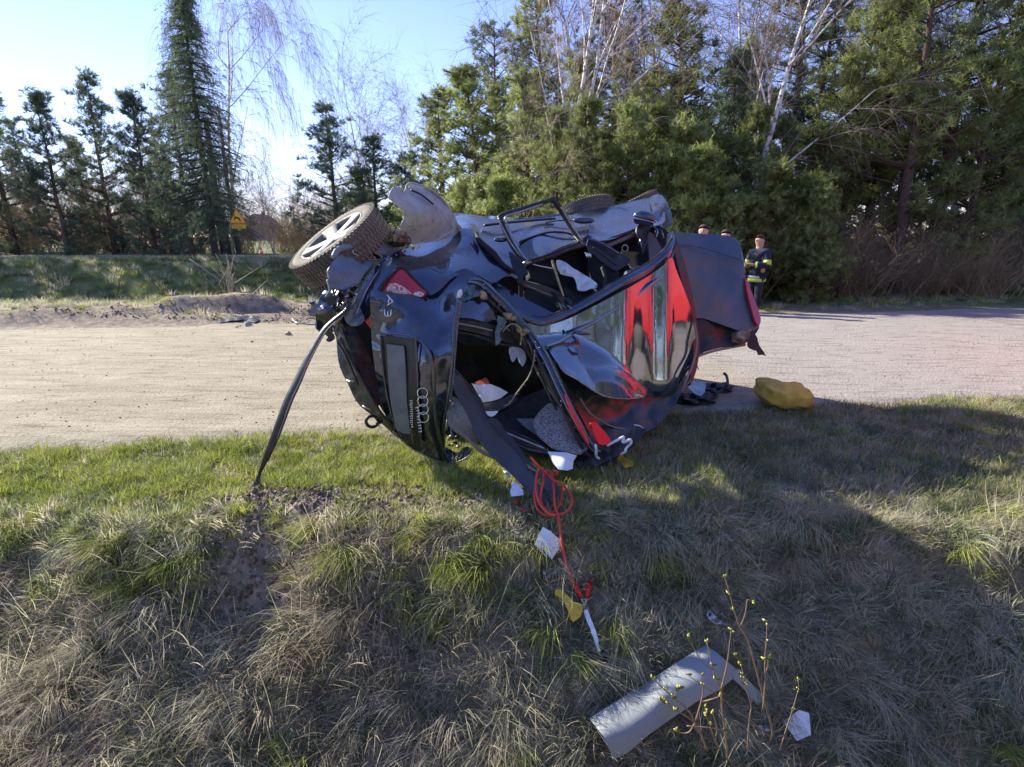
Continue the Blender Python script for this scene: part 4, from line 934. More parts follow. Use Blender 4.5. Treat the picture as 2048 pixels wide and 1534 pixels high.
# the two worn dealer strips: blocks of small print too worn to read
def worn_print(name, x0, y0, x1, y1, Y, wd, n, seed):
    random.seed(seed); mb = MB(); a, b = Vector((x0, y0)), Vector((x1, y1)); t = (b-a).normalized(); s = Vector((-t.y, t.x))
    for k in range(n):
        c = a.lerp(b, (k+.5)/n); h = (b-a).length/n*.62
        for q in range(2):
            o = s*random.uniform(-.35, .35)*wd; e = c+t*random.uniform(-.2, .2)*h
            mb.tube([(e.x+o.x-s.x*wd*.3, e.y+o.y-s.y*wd*.3, Y), (e.x+o.x+s.x*wd*.3, e.y+o.y+s.y*wd*.3, Y)], .0026, 4)
        mb.tube([(c.x-t.x*h*.5-s.x*wd*.4, c.y-t.y*h*.5-s.y*wd*.4, Y), (c.x+t.x*h*.5-s.x*wd*.4, c.y+t.y*h*.5-s.y*wd*.4, Y)], .0024, 4)
    return mb.build(name, M['white'], car)
worn_print('dealer_lettering', 822, 799, 823, 856, 3.385, 5, 13, 5); worn_print('dealer_lettering', 833, 812, 841, 866, 3.40, 6, 9, 6)
tube('recess_edge', [(822, 858, 3.40), (824, 872, 3.43), (826, 886, 3.48)], .004, M['steel'], car)

# ---- rear bumper, crash beam and dangling strip
Pn('bumper_cover', [(662, 649), (669, 640), (682, 644), (690, 660), (694, 690), (700, 716), (716, 744), (733, 772), (748, 800), (766, 832), (785, 858), (800, 876), (792, 872), (768, 850), (742, 828), (722, 812), (709, 794), (696, 766), (683, 740), (676, 712), (674, 688), (671, 664)],
   [(662, 649, 3.62), (690, 660, 3.55), (676, 712, 3.62), (709, 794, 3.62), (733, 772, 3.5), (792, 872, 3.62), (766, 832, 3.54), (742, 828, 3.62)], M['bumper'], step=5, cr=.035, cs=.05, ridge=.01, thick=.008)
Pn('bumper_beam', [(674, 634), (684, 632), (700, 646), (720, 680), (742, 726), (756, 760), (764, 800), (757, 810), (738, 784), (718, 745), (700, 706), (686, 670)],
   [(674, 634, 3.60), (700, 646, 3.62), (742, 726, 3.66), (764, 800, 3.62), (718, 745, 3.56), (690, 680, 3.55)], M['plastic'], step=6, cr=.02, cs=.05, thick=.03)
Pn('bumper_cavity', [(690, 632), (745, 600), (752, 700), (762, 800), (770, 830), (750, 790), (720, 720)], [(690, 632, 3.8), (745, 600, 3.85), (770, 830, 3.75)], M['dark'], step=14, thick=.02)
Pn('lamp_shard', [(738, 636), (745, 620), (748, 640), (745, 662), (736, 650), (728, 640)], [(738, 636, 3.60), (745, 620, 3.6), (745, 662, 3.6)], M['lamp'], step=4, round_=False)
Pn('bumper_corner', [(642, 592), (652, 582), (660, 586), (668, 576), (676, 590), (690, 600), (704, 612), (700, 628), (688, 640), (676, 650), (668, 662), (655, 668), (640, 664), (632, 654), (632, 630), (636, 610)],
   [(642, 592, 3.55), (668, 576, 3.6), (704, 612, 3.62), (655, 668, 3.55), (632, 640, 3.5), (660, 625, 3.48)], M['paint'], step=5, cr=.05, cs=.05, thick=.01)
Pn('crumpled_bracket', [(664, 580), (676, 574), (690, 578), (706, 572), (716, 568), (712, 584), (704, 600), (694, 618), (680, 640), (672, 648), (668, 630), (674, 612), (676, 596), (666, 592)],
   [(664, 580, 3.52), (716, 568, 3.56), (672, 648, 3.48), (694, 610, 3.48)], M['steel'], step=4, cr=.07, cs=.12, thick=.006)
Pn('bumper_cavity', [(654, 596), (668, 592), (672, 604), (664, 612), (656, 610)], [(654, 596, 3.44), (672, 604, 3.44), (664, 612, 3.44)], M['black'], step=4)
Pn('bumper_corner', [(690, 618), (712, 608), (728, 634), (722, 648), (704, 652), (690, 640)], [(690, 618, 3.52), (712, 608, 3.55), (722, 648, 3.52)], M['under'], step=5, cr=.04, cs=.08)
Pn('bumper_corner', [(650, 668), (663, 664), (670, 676), (660, 684), (652, 680), (656, 674)], [(650, 668, 3.6), (670, 676, 3.6), (656, 684, 3.6)], M['plastic'], step=4)
Pn('paint_scratch_flap', [(664, 642), (670, 630), (677, 640), (675, 656), (682, 668), (676, 680), (668, 664)], [(664, 642, 3.46), (682, 668, 3.48), (676, 630, 3.48)], M['steel'], step=4, cr=.03, cs=.2)
for k, (a, b, c, m_) in enumerate([((700, 606, 3.52), (684, 628, 3.46), (668, 652, 3.46), 'steel'), ((712, 590, 3.53), (706, 606, 3.50), (690, 622, 3.48), 'steel'), ((655, 560, 3.48), (660, 580, 3.45), (652, 594, 3.46), 'under'), ((673, 660, 3.5), (700, 716, 3.48), (742, 792, 3.47), 'plastic'), ((742, 792, 3.47), (760, 822, 3.5), (785, 852, 3.55), 'plastic'), ((676, 688, 3.56), (692, 712, 3.50), (716, 770, 3.5), 'plastic')]):
    tube('bumper_strut', [a, b, c], .008, M[m_], car)
tube('bumper_bracket', [(694, 760, 3.52), (700, 763, 3.49), (708, 762, 3.49)], .007, M['steel'], car)
tube('bumper_bracket', [(726, 812, 3.54), (733, 816, 3.52), (741, 818, 3.53)], .007, M['steel'], car)
# strip of torn bumper webbing down to the grass
sp_pts = [(702, 604, 3.45), (690, 622, 3.42), (668, 640, 3.40), (648, 660, 3.38), (630, 690, 3.36), (612, 724, 3.34), (595, 762, 3.32), (577, 800, 3.30), (563, 838, 3.28), (549, 876, 3.27), (537, 906, 3.26), (526, 930, 3.25), (519, 948, 3.24), (516, 960, 3.22)]
def ribbon(name, pts, w, m, parent, thick=.004, tw=0, sm=5):
    P = catmull([Q(*p) for p in pts], sm); n = len(P); V = []
    for i, p in enumerate(P):
        t = (P[min(n-1, i+1)]-P[max(0, i-1)]).normalized(); s = t.cross(Vector((0, -1, .2))).normalized(); s = Matrix.Rotation(tw*math.sin(i/n*5), 3, t) @ s
        ww = w[min(len(w)-1, int(i/n*len(w)))]*(1-((i/n*len(w)) % 1))+w[min(len(w)-1, int(i/n*len(w))+1)]*((i/n*len(w)) % 1)
        V += [p-s*ww, p-s*ww*.3+Vector((0, -.003, 0)), p+s*ww*.3+Vector((0, -.003, 0)), p+s*ww]
    Fc = [(i*4+k, i*4+k+1, i*4+k+5, i*4+k+4) for i in range(n-1) for k in range(3)]
    o = mk(name, V, Fc, m, parent); s = o.modifiers.new('thickness', 'SOLIDIFY'); s.thickness = thick; return o
ribbon('dangling_bumper_strip', sp_pts, [.010, .012, .018, .026, .030, .030, .026, .020, .010], M['plastic'], car, tw=.5)
tube('strip_edge', [(p[0]+5, p[1]+2, p[2]-.015) for p in sp_pts[2:10]], .004, M['trimgrey'], car)
Pn('dangling_strip_end', [(517, 944), (520, 958), (527, 974), (526, 985), (518, 984), (514, 970), (507, 978), (498, 988), (502, 974), (512, 960)], [(517, 944, 3.23), (526, 985, 3.16), (498, 988, 3.16)], M['plastic'], step=5, round_=False)
mb = MB(); mb.tube([(744+12*math.cos(a), 843+11*math.sin(a), 3.52+.03*math.cos(a)) for a in np.linspace(0, 6.283, 18)[:-1]], .011, 8, closed=True); mb.tube([(754, 846, 3.53), (762, 844, 3.58), (770, 838, 3.62)], .012, 8); mb.build('tow_eye', M['rubber'], car)

# ---- roof, roof rail, pillars
def smoothed(xs_, vs_, w): return lambda x: float(np.mean([np.interp(x+o, xs_, vs_) for o in np.linspace(-w, w, 9)]))
roof_base = smoothed([1036, 1095, 1150, 1190, 1225, 1250, 1262, 1284, 1302, 1338, 1350, 1372, 1392, 1420], [3.93, 3.99, 4.08, 4.13, 4.16, 4.19, 4.23, 4.37, 4.46, 4.50, 4.58, 4.745, 4.88, 5.05], 7)
hollow_top = smoothed([1036, 1095, 1150, 1215, 1262, 1292], [680, 672, 668, 705, 750, 784], 14)
lip_row = smoothed([1036, 1096, 1112, 1128, 1152, 1180, 1206, 1232, 1262, 1290], [684, 704, 722, 744, 756, 775, 790, 797, 798, 796], 6)
lip_dist = smoothed([1036, 1096, 1112, 1128, 1152, 1180, 1206, 1232, 1262, 1290], [3.93, 3.92, 3.80, 3.70, 3.64, 3.58, 3.56, 3.62, 3.78, 4.2], 10)
def roof_surface(XY):                  # upright folded flank, with the hollow below it turned up to the sky
    out = []
    for x, y in XY:
        b = roof_base(x)-.0006*max(-200, min(75, y-690))
        if x < 1292:
            bo, ly = hollow_top(x), lip_row(x)
            if y > bo: t = min(1.1, (y-bo)/max(8, ly-bo)); b += (lip_dist(x)-b)*(t*t/(t+.12)*1.12)
        out.append(b)
    return np.array(out)
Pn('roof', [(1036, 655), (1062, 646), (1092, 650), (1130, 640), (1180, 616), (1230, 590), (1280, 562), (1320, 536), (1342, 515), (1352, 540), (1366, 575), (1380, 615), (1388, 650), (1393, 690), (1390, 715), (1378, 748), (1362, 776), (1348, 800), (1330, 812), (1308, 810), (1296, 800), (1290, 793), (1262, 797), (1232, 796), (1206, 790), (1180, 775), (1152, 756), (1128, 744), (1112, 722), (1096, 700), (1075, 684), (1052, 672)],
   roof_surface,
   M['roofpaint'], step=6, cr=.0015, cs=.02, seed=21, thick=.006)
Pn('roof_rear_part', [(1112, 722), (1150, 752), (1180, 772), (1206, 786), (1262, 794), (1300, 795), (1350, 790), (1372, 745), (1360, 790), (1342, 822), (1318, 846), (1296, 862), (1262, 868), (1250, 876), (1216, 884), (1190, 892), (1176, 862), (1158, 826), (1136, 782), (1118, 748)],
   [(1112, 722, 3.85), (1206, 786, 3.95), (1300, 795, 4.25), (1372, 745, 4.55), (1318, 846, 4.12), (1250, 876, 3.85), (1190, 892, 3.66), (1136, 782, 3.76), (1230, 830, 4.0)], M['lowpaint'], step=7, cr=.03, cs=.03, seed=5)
tube('roof_lip', [(1116, 728, 3.78), (1128, 744, 3.68), (1152, 757, 3.62), (1180, 776, 3.57), (1206, 791, 3.55), (1232, 797, 3.6), (1262, 798, 3.74), (1290, 794, 3.87)], .006, M['steel'], car)
tube('roof_crease', [(1092, 692, 3.90), (1120, 682, 3.97), (1150, 664, 4.03), (1190, 644, 4.15), (1232, 618, 4.21), (1275, 590, 4.38), (1320, 555, 4.56), (1345, 540, 4.66)], [.012, .016, .014, .012, .012, .011, .010, .008], M['roofpaint'], car)
tube('roof_crease', [(1147, 661, 4.0), (1160, 666, 3.98), (1180, 668, 4.02)], [.010, .016, .008], M['paint'], car)
rail = [(978, 574, 3.98), (996, 596, 3.98), (1020, 618, 3.98), (1050, 636, 4.0), (1084, 645, 4.02), (1120, 634, 4.1), (1160, 616, 4.2), (1205, 590, 4.26), (1250, 563, 4.34), (1300, 535, 4.58), (1332, 508, 4.68), (1346, 485, 4.85), (1345, 466, 5.0)]
tube('roof_side_rail', rail, [.024, .03, .034, .038, .036, .038, .04, .04, .04, .042, .04, .034, .022], M['paint'], car, flat=.7)
tube('roof_seal', [(p[0]+3, p[1]+11, p[2]-.005) for p in rail[4:]], .009, M['rubber'], car)
tube('roof_seal', [(p[0]-3, p[1]-9, p[2]+.01) for p in rail[2:-1]], .011, M['plastic'], car)
Pn('broken_screen_edge', [(1334, 470), (1345, 464), (1352, 480), (1349, 505), (1338, 528), (1320, 545), (1326, 522), (1333, 498)], [(1334, 470, 5.05), (1352, 480, 5.05), (1320, 545, 4.85)], M['teal'], step=5, cr=.02, cs=.1)
Pn('rail_dent', [(1215, 583), (1226, 590), (1240, 588), (1236, 598), (1220, 600)], [(1215, 583, 4.36), (1240, 588, 4.42), (1220, 600, 4.36)], M['paint'], step=4, cr=.03, cs=.2)
# rear screen frame torn open: outer flange, hinge bar, seals and glass crumbs
D1 = [(936, 562, 3.86), (960, 566, 3.84), (985, 588, 3.82), (1010, 612, 3.82), (1034, 640, 3.82), (1052, 662, 3.82), (1074, 690, 3.78), (1094, 724, 3.72), (1112, 764, 3.66), (1132, 806, 3.60), (1156, 852, 3.55), (1178, 892, 3.52), (1194, 908, 3.52)]
tube('rear_screen_frame', D1, [.02, .026, .026, .024, .024, .026, .026, .024, .022, .02, .018, .016], M['paint'], car, flat=.6)
tube('rear_screen_seal', [(p[0]+7, p[1]-4, p[2]-.02) for p in D1], .007, M['teal'], car)
tube('rear_screen_seal', [(p[0]-10, p[1]+9, p[2]-.01) for p in D1[1:]], .012, M['plastic'], car)
tube('rear_screen_seal', [(p[0]-19, p[1]+14, p[2]+.02) for p in D1[1:-3]], .009, M['rubber'], car)
tube('rear_screen_seal', [(p[0]-15, p[1]+22, p[2]+.02) for p in D1[2:5]], .012, M['trimgrey'], car)
Pn('frame_bracket', [(922, 590), (935, 568), (950, 556), (966, 566), (978, 580), (966, 590), (950, 594), (936, 600), (920, 604)], [(922, 590, 3.75), (950, 556, 3.88), (978, 580, 3.85), (936, 600, 3.74)], M['teal'], step=4, cr=.04, cs=.1, jag=.8)
Pn('frame_bracket', [(960, 582), (972, 586), (974, 598), (962, 597)], [(960, 582, 3.76), (974, 598, 3.76), (962, 597, 3.76)], M['rust'], step=4, thick=.02)
blob('lamp_fragment', 919, 588, 3.68, (.018, .015, .035), M['white'], rot=(0, 18, 0), sub=2)
Pn('rear_shelf_bar', [(914, 608), (932, 603), (960, 605), (984, 612), (1002, 632), (996, 642), (984, 640), (972, 645), (940, 638), (912, 634)], [(914, 608, 3.72), (984, 612, 3.84), (996, 642, 3.84), (912, 634, 3.66)], M['paint'], step=6, thick=.03)
Pn('rear_shelf_bar', [(912, 636), (945, 641), (985, 650), (1020, 662), (1048, 676), (1070, 690), (1046, 690), (1010, 684), (960, 668), (911, 656)], [(912, 636, 3.72), (1070, 690, 3.9), (911, 656, 3.7)], M['plastic'], step=7, thick=.03)
tube('rear_shelf_bar', [(911, 646, 3.66), (945, 652, 3.7), (985, 661, 3.76)], .006, M['tan'], car)
tube('rear_shelf_bar', [(908, 664, 3.7), (950, 670, 3.76), (1000, 688, 3.8), (1040, 692, 3.84), (1066, 700, 3.85), (1092, 726, 3.83)], .012, M['plastic'], car)
Pn('torn_lining', [(996, 632), (1012, 640), (1010, 652), (1000, 666), (1002, 680), (992, 690), (990, 668), (994, 650)], [(996, 632, 3.76), (1012, 640, 3.76), (992, 690, 3.74)], M['teal'], step=4, cr=.02, cs=.1, jag=.6)
for k, (px, py, s) in enumerate([(1018, 632, .020), (1026, 637, .016), (1040, 660, .018), (1052, 662, .017), (1046, 668, .014), (1034, 652, .009), (1010, 628, .010)]):
    blob('foam_crumb', px, py, 3.73, (s*1.3, s, s), M['foam'], sub=2, nz=.9)
tube('torn_wire', [(1005, 664, 3.72), (1014, 654, 3.70), (1024, 648, 3.70), (1038, 652, 3.70), (1043, 668, 3.70), (1041, 690, 3.70)], .004, M['foam'], car)
for k in range(26):
    px, py, Y = D1[1+k % 10]; blob('glass_crumb', px+random.uniform(-14, 14), py+random.uniform(-12, 14), Y-.035, (.006, .005, .006), M['teal'], sub=1, nz=.6)
for k in range(6): tube('torn_wire', [(1020+k*4, 640+k*6, 3.78), (1030+k*5+random.uniform(-8, 8), 662+k*5, 3.74), (1048+k*4, 690+k*6, 3.76), (1062+k*3, 700+k*7, 3.78)], .006, M[['plastic', 'rubber', 'paint'][k % 3]], car)
tube('dangling_wire', [(1070, 700, 3.74), (1066, 728, 3.70), (1058, 752, 3.66), (1044, 772, 3.62), (1032, 788, 3.6), (1020, 806, 3.62), (1008, 812, 3.66)], .004, M['tan'], car)
P_ = catmull([Q(*p) for p in [(1070, 700, 3.74), (1066, 728, 3.70), (1058, 752, 3.66), (1044, 772, 3.62), (1032, 788, 3.6), (1020, 806, 3.62)]], 5)
mb = MB()
for i, p in enumerate(P_[::2]): mb.tube([p, p+Vector((random.uniform(-.015, .015), -.005, random.uniform(-.012, .012)))], .004, 4)
mb.build('dangling_wire', M['tan'], car)
Pn('metal_tab', [(1019, 696), (1030, 694), (1046, 700), (1052, 716), (1046, 732), (1040, 726), (1034, 714), (1026, 724), (1020, 712)], [(1019, 696, 3.76), (1052, 716, 3.8), (1034, 724, 3.72)], M['liner'], step=4, cr=.02, cs=.1)
# red lamp strips along the lower pillar
tube('red_lamp_strip', [(1129, 787, 3.53), (1142, 816, 3.5), (1156, 846, 3.47), (1167, 868, 3.46), (1177, 889, 3.45)], [.006, .016, .017, .017, .010], M['lamp'], car, flat=.6)
Pn('lower_lamp', [(1180, 847), (1190, 846), (1200, 856), (1212, 870), (1220, 884), (1208, 890), (1196, 888), (1188, 870)], [(1180, 847, 3.52), (1220, 884, 3.56), (1190, 880, 3.48)], M['lamp'], step=5, thick=.02)
tube('pillar_edge', [(1160, 795, 3.72), (1180, 826, 3.68), (1200, 840, 3.7), (1222, 852, 3.72), (1250, 858, 3.74)], .005, M['tan'], car)
Pn('broken_lower_pillar', [(1150, 934), (1168, 912), (1190, 898), (1220, 890), (1246, 872), (1272, 858), (1292, 862), (1276, 880), (1252, 902), (1230, 916), (1200, 930), (1170, 938)], [(1150, 934, 3.5), (1190, 898, 3.55), (1272, 858, 3.75), (1252, 902, 3.55), (1200, 930, 3.45)], M['plastic'], step=5, cr=.03, cs=.06, thick=.02, jag=1)
for pts in ([(1215, 892), (1228, 884), (1240, 878), (1248, 874), (1247, 884), (1260, 880), (1264, 886), (1252, 896), (1250, 904), (1240, 908)], [(1190, 888), (1194, 900), (1192, 912), (1198, 918)]):
    tube('frayed_glass_edge', [(a+random.uniform(-1.5, 1.5), b, 3.46+random.uniform(-.02, .02)) for a, b in pts], [.006, .010, .008, .012, .007, .010, .006], M['airbag'], car)
tube('frayed_glass_edge', [(1268, 850, 3.8), (1280, 852, 3.8), (1292, 862, 3.8)], .005, M['airbag'], car)

# ---- inside the boot
Pn('boot_side_board', [(899, 732), (908, 736), (925, 755), (946, 778), (962, 800), (974, 832), (990, 858), (1016, 884), (1040, 914), (1062, 944), (1084, 980), (1104, 1012), (1118, 1040), (1106, 1046), (1090, 1030), (1068, 1002), (1046, 972), (1018, 944), (990, 918), (962, 888), (940, 850), (924, 812), (908, 780), (898, 756)],
   [(899, 732, 3.52), (946, 778, 3.6), (990, 858, 3.5), (1062, 944, 3.25), (1118, 1040, 2.92), (1068, 1002, 3.05), (990, 918, 3.36), (940, 850, 3.44), (908, 780, 3.46)], M['boardgrey'], step=6, thick=.012, cr=.012, cs=.03)
tube('board_edge', [(903, 735, 3.50), (925, 757, 3.55), (945, 780, 3.57), (962, 804, 3.55), (976, 838, 3.5), (1000, 870, 3.44), (1034, 906, 3.33), (1058, 940, 3.2)], .006, M['plastic'], car)
Pn('boot_side_board', [(970, 848), (988, 838), (1010, 860), (1030, 886), (1048, 912), (1064, 930), (1080, 952), (1064, 956), (1040, 930), (1010, 892)], [(970, 848, 3.56), (1010, 860, 3.62), (1080, 952, 3.3), (1040, 930, 3.35)], M['boardgrey'], step=6, thick=.02)
Pn('felt_patch', [(906, 793), (916, 800), (930, 822), (942, 848), (952, 868), (954, 882), (944, 886), (928, 876), (912, 864), (898, 850), (893, 826), (898, 806)], [(906, 793, 3.5), (954, 882, 3.48), (893, 830, 3.46), (925, 840, 3.42)], M['felt'], step=6, thick=.014)
tube('board_edge', [(914, 858, 3.40), (930, 872, 3.38), (944, 886, 3.38), (962, 902, 3.38), (984, 914, 3.38), (1018, 928, 3.36)], [.004, .007, .011, .014, .010, .006], M['tancloth'], car, flat=.4)
for k in range(5): tube('shattered_trim', [(900+random.uniform(-8, 10), 800+k*12, 3.48), (908+random.uniform(-6, 8), 806+k*14, 3.44), (898+random.uniform(-6, 8), 816+k*14, 3.45)], .007, M[['steel', 'teal', 'foam'][k % 3]], car)
for k in range(8): blob('shattered_trim', 898+random.uniform(0, 26), 872+random.uniform(0, 24), 3.56, (.018, .014, .012), M[['dark', 'steel', 'foam', 'plastic'][k % 4]], sub=1, nz=.9)
Pn('boot_well_edge', [(944, 806), (968, 808), (1000, 800), (1020, 790), (1034, 800), (1018, 812), (990, 824), (962, 822)], [(944, 806, 3.66), (1034, 800, 3.82), (990, 824, 3.7)], M['plastic'], step=6, thick=.03)
Pn('boot_floor', [(978, 838), (1010, 822), (1060, 790), (1110, 780), (1140, 830), (1170, 900), (1140, 915), (1080, 912), (1050, 905), (1010, 870)], [(978, 838, 3.72), (1060, 790, 4.1), (1140, 830, 3.9), (1140, 915, 3.62), (1010, 870, 3.66)], M['carpet'], step=8, thick=.02, cr=.03)
Pn('shelf_flap', [(1033, 838), (1050, 838), (1070, 838), (1084, 856), (1096, 876), (1074, 870), (1052, 856)], [(1033, 838, 3.74), (1070, 838, 3.74), (1096, 876, 3.6)], M['plate'], step=6, round_=False, thick=.01)
Pn('mottled_boot_mat', [(1068, 840), (1096, 809), (1112, 814), (1130, 826), (1154, 849), (1168, 870), (1178, 892), (1160, 908), (1140, 906), (1108, 897), (1086, 880), (1073, 866)], [(1068, 840, 3.70), (1096, 809, 3.82), (1154, 849, 3.7), (1178, 892, 3.54), (1108, 897, 3.5), (1120, 856, 3.64)], M['mat'], step=6, thick=.015, cr=.02)
for k in range(4): tube('boot_rib', [(985+k*6, 845+k*12, 3.64-k*.02), (1020+k*5, 862+k*9, 3.6-k*.02), (1060, 878+k*7, 3.56-k*.02), (1094+k*3, 898+k*3, 3.52)], .008, M[['plastic', 'steel', 'plastic', 'boardgrey'][k]], car, flat=.5)
tube('pillar_edge', [(1076, 745, 3.74), (1092, 770, 3.72), (1112, 800, 3.68), (1130, 828, 3.64), (1148, 848, 3.62)], .005, M['tan'], car)
Pn('pillar_trim', [(1066, 716), (1088, 732), (1106, 762), (1128, 806), (1150, 846), (1170, 886), (1160, 874), (1130, 826), (1104, 790), (1078, 752)], [(1066, 716, 3.8), (1128, 806, 3.66), (1170, 886, 3.56), (1104, 790, 3.74)], M['plastic'], step=6, thick=.02)
Pn('boot_side_board', [(1076, 944), (1096, 940), (1112, 962), (1120, 1000), (1112, 1024), (1098, 1000)], [(1076, 944, 3.26), (1096, 940, 3.3), (1112, 1024, 3.0)], M['boardgrey'], step=6)

# ---- inside the cabin, seen through the upper windows
Pn('window_lower_trim', [(975, 574), (990, 568), (1016, 580), (1050, 600), (1080, 615), (1100, 625), (1118, 634), (1090, 642), (1056, 634), (1020, 612), (994, 594)], [(975, 574, 4.05), (1118, 634, 4.12), (1050, 600, 4.12), (1020, 612, 4.02)], M['paint'], step=6, thick=.02)
tube('quarter_window_edge', [(975, 574, 4.0), (988, 560, 4.02), (1006, 552, 4.06), (1022, 550, 4.1), (1034, 556, 4.12)], .012, M['teal'], car)
Pn('window_pillar', [(1018, 505), (1030, 512), (1046, 528), (1056, 546), (1048, 552), (1044, 566), (1036, 568), (1030, 548), (1022, 526)], [(1018, 505, 4.26), (1056, 546, 4.15), (1036, 568, 4.1)], M['plastic'], step=5, thick=.02)
Pn('inner_beam', [(1046, 562), (1070, 566), (1096, 574), (1120, 586), (1112, 594), (1090, 590), (1064, 578), (1046, 572)], [(1046, 562, 4.2), (1120, 586, 4.35), (1090, 590, 4.3)], M['boardgrey'], step=5, thick=.03)
tube('inner_beam', [(1042, 566, 4.16), (1042, 590, 4.2), (1040, 612, 4.2)], .02, M['plastic'], car)
tube('inner_beam', [(1050, 570, 4.15), (1080, 582, 4.22), (1104, 592, 4.28)], .006, M['trimgrey'], car)
Pn('seat_back', [(1048, 584), (1078, 590), (1108, 600), (1130, 612), (1118, 634), (1096, 632), (1064, 618), (1046, 606)], [(1048, 584, 4.35), (1130, 612, 4.5), (1096, 632, 4.25)], M['seat'], step=7, thick=.05)
Pn('seat_back', [(1060, 532), (1088, 526), (1104, 540), (1112, 570), (1100, 574), (1070, 566), (1056, 556)], [(1060, 532, 4.6), (1104, 540, 4.7), (1070, 566, 4.5)], M['seat'], step=7, thick=.06)
Pn('seat_back', [(1176, 520), (1200, 500), (1222, 520), (1236, 560), (1222, 590), (1196, 590), (1180, 560)], [(1176, 520, 5.1), (1222, 520, 5.15), (1196, 590, 4.8)], M['seat'], step=7, thick=.08)
Pn('seat_cushion', [(1124, 580), (1150, 592), (1170, 600), (1160, 612), (1136, 604)], [(1124, 580, 4.45), (1170, 600, 4.5), (1136, 604, 4.4)], M['seat'], step=7, thick=.06)
tube('seat_belt_guide', [(1104, 520, 4.4), (1110, 540, 4.36), (1117, 562, 4.32), (1127, 592, 4.28)], [.010, .011, .009, .008], M['foam'], car, flat=.4)
tube('curtain_cord', [(1065, 528, 4.42), (1080, 532, 4.42), (1106, 537, 4.4)], .005, M['airbag'], car)
tube('seat_belt_guide', [(1204, 535, 4.9), (1210, 555, 4.85), (1208, 580, 4.8)], .016, M['boardgrey'], car)
Pn('deployed_airbag', [(1113, 521), (1124, 522), (1136, 529), (1146, 537), (1158, 543), (1172, 552), (1186, 561), (1194, 568), (1192, 576), (1180, 578), (1170, 582), (1156, 580), (1153, 566), (1147, 555), (1136, 552), (1122, 548), (1115, 536)], [(1113, 521, 4.55), (1158, 543, 4.5), (1194, 568, 4.4), (1156, 580, 4.36), (1136, 545, 4.42)], M['airbag'], step=4, cr=.07, cs=.07, ridge=.02, thick=.006, split=60)
Pn('white_cloth_tag', [(1102, 582), (1112, 588), (1110, 600), (1104, 594)], [(1102, 582, 4.3), (1112, 588, 4.3), (1104, 600, 4.3)], M['dark'], step=5)
Pn('window_crank_parts', [(1112, 604), (1124, 594), (1142, 602), (1154, 614), (1146, 622), (1130, 626), (1120, 618)], [(1112, 604, 4.2), (1142, 602, 4.26), (1130, 626, 4.15)], M['plastic'], step=4, cr=.04, cs=.12, thick=.02)
for k in range(5): tube('window_crank_parts', [(1118+k*5, 606+k*2, 4.16), (1124+k*5, 616+random.uniform(-4, 3), 4.14), (1130+k*4, 622, 4.15)], .006, M[['steel', 'teal', 'plastic'][k % 3]], car)
Pn('dashboard', [(1248, 548), (1262, 538), (1278, 534), (1288, 546), (1300, 552), (1290, 562), (1272, 566), (1256, 560)], [(1248, 548, 4.85), (1300, 552, 4.9), (1262, 566, 4.8)], M['under'], step=4, cr=.05, cs=.1, thick=.02)
Pn('dashboard', [(1240, 500), (1270, 480), (1296, 500), (1308, 540), (1296, 560), (1262, 540)], [(1240, 500, 5.3), (1296, 500, 5.35), (1262, 540, 5.0)], M['dark'], step=8, thick=.05)
Pn('windscreen_pillar', [(1290, 466), (1304, 468), (1318, 490), (1328, 515), (1322, 538), (1308, 546), (1300, 520), (1296, 492)], [(1290, 466, 5.2), (1328, 515, 5.05), (1308, 546, 4.9)], M['trimgrey'], step=5, thick=.02, cr=.02)
tube('door_inner_edge', [(1200, 497, 4.9), (1230, 485, 5.0), (1260, 472, 5.1), (1282, 462, 5.2)], .022, M['trimgrey'], car)
tube('door_inner_edge', [(1195, 488, 4.85), (1235, 473, 5.0), (1270, 460, 5.12), (1300, 455, 5.2)], .014, M['plastic'], car)
mb = MB(); mb.tube([(1250+6*math.cos(a), 497+7*math.sin(a), 4.95) for a in np.linspace(0, 6.283, 14)[:-1]], .007, 6, closed=True); mb.build('grab_ring', M['steel'], car)
# fallen black sill trim and door-frame
Pn('window_channel', [(1176, 479), (1190, 481), (1212, 492), (1236, 506), (1258, 520), (1254, 530), (1238, 538), (1228, 543), (1206, 528), (1186, 512), (1176, 496)], [(1176, 479, 4.72), (1258, 520, 4.72), (1228, 543, 4.6), (1186, 512, 4.62)], M['plastic'], step=5, thick=.03, cr=.01)
tube('window_channel', [(1180, 478, 4.68), (1208, 489, 4.68), (1238, 508, 4.66)], .012, M['paint'], car)
tube('window_channel', [(1186, 494, 4.58), (1210, 512, 4.57), (1232, 530, 4.56)], .010, M['rubber'], car)
for k in range(3): tube('latch', [(1170+k*4, 505+k, 4.55), (1173+k*4, 511, 4.54), (1174+k*4, 516, 4.55)], .007, M['chrome'], car)
tube('latch', [(1174, 490, 4.62), (1178, 500, 4.6), (1182, 512, 4.6)], .014, M['plastic'], car)
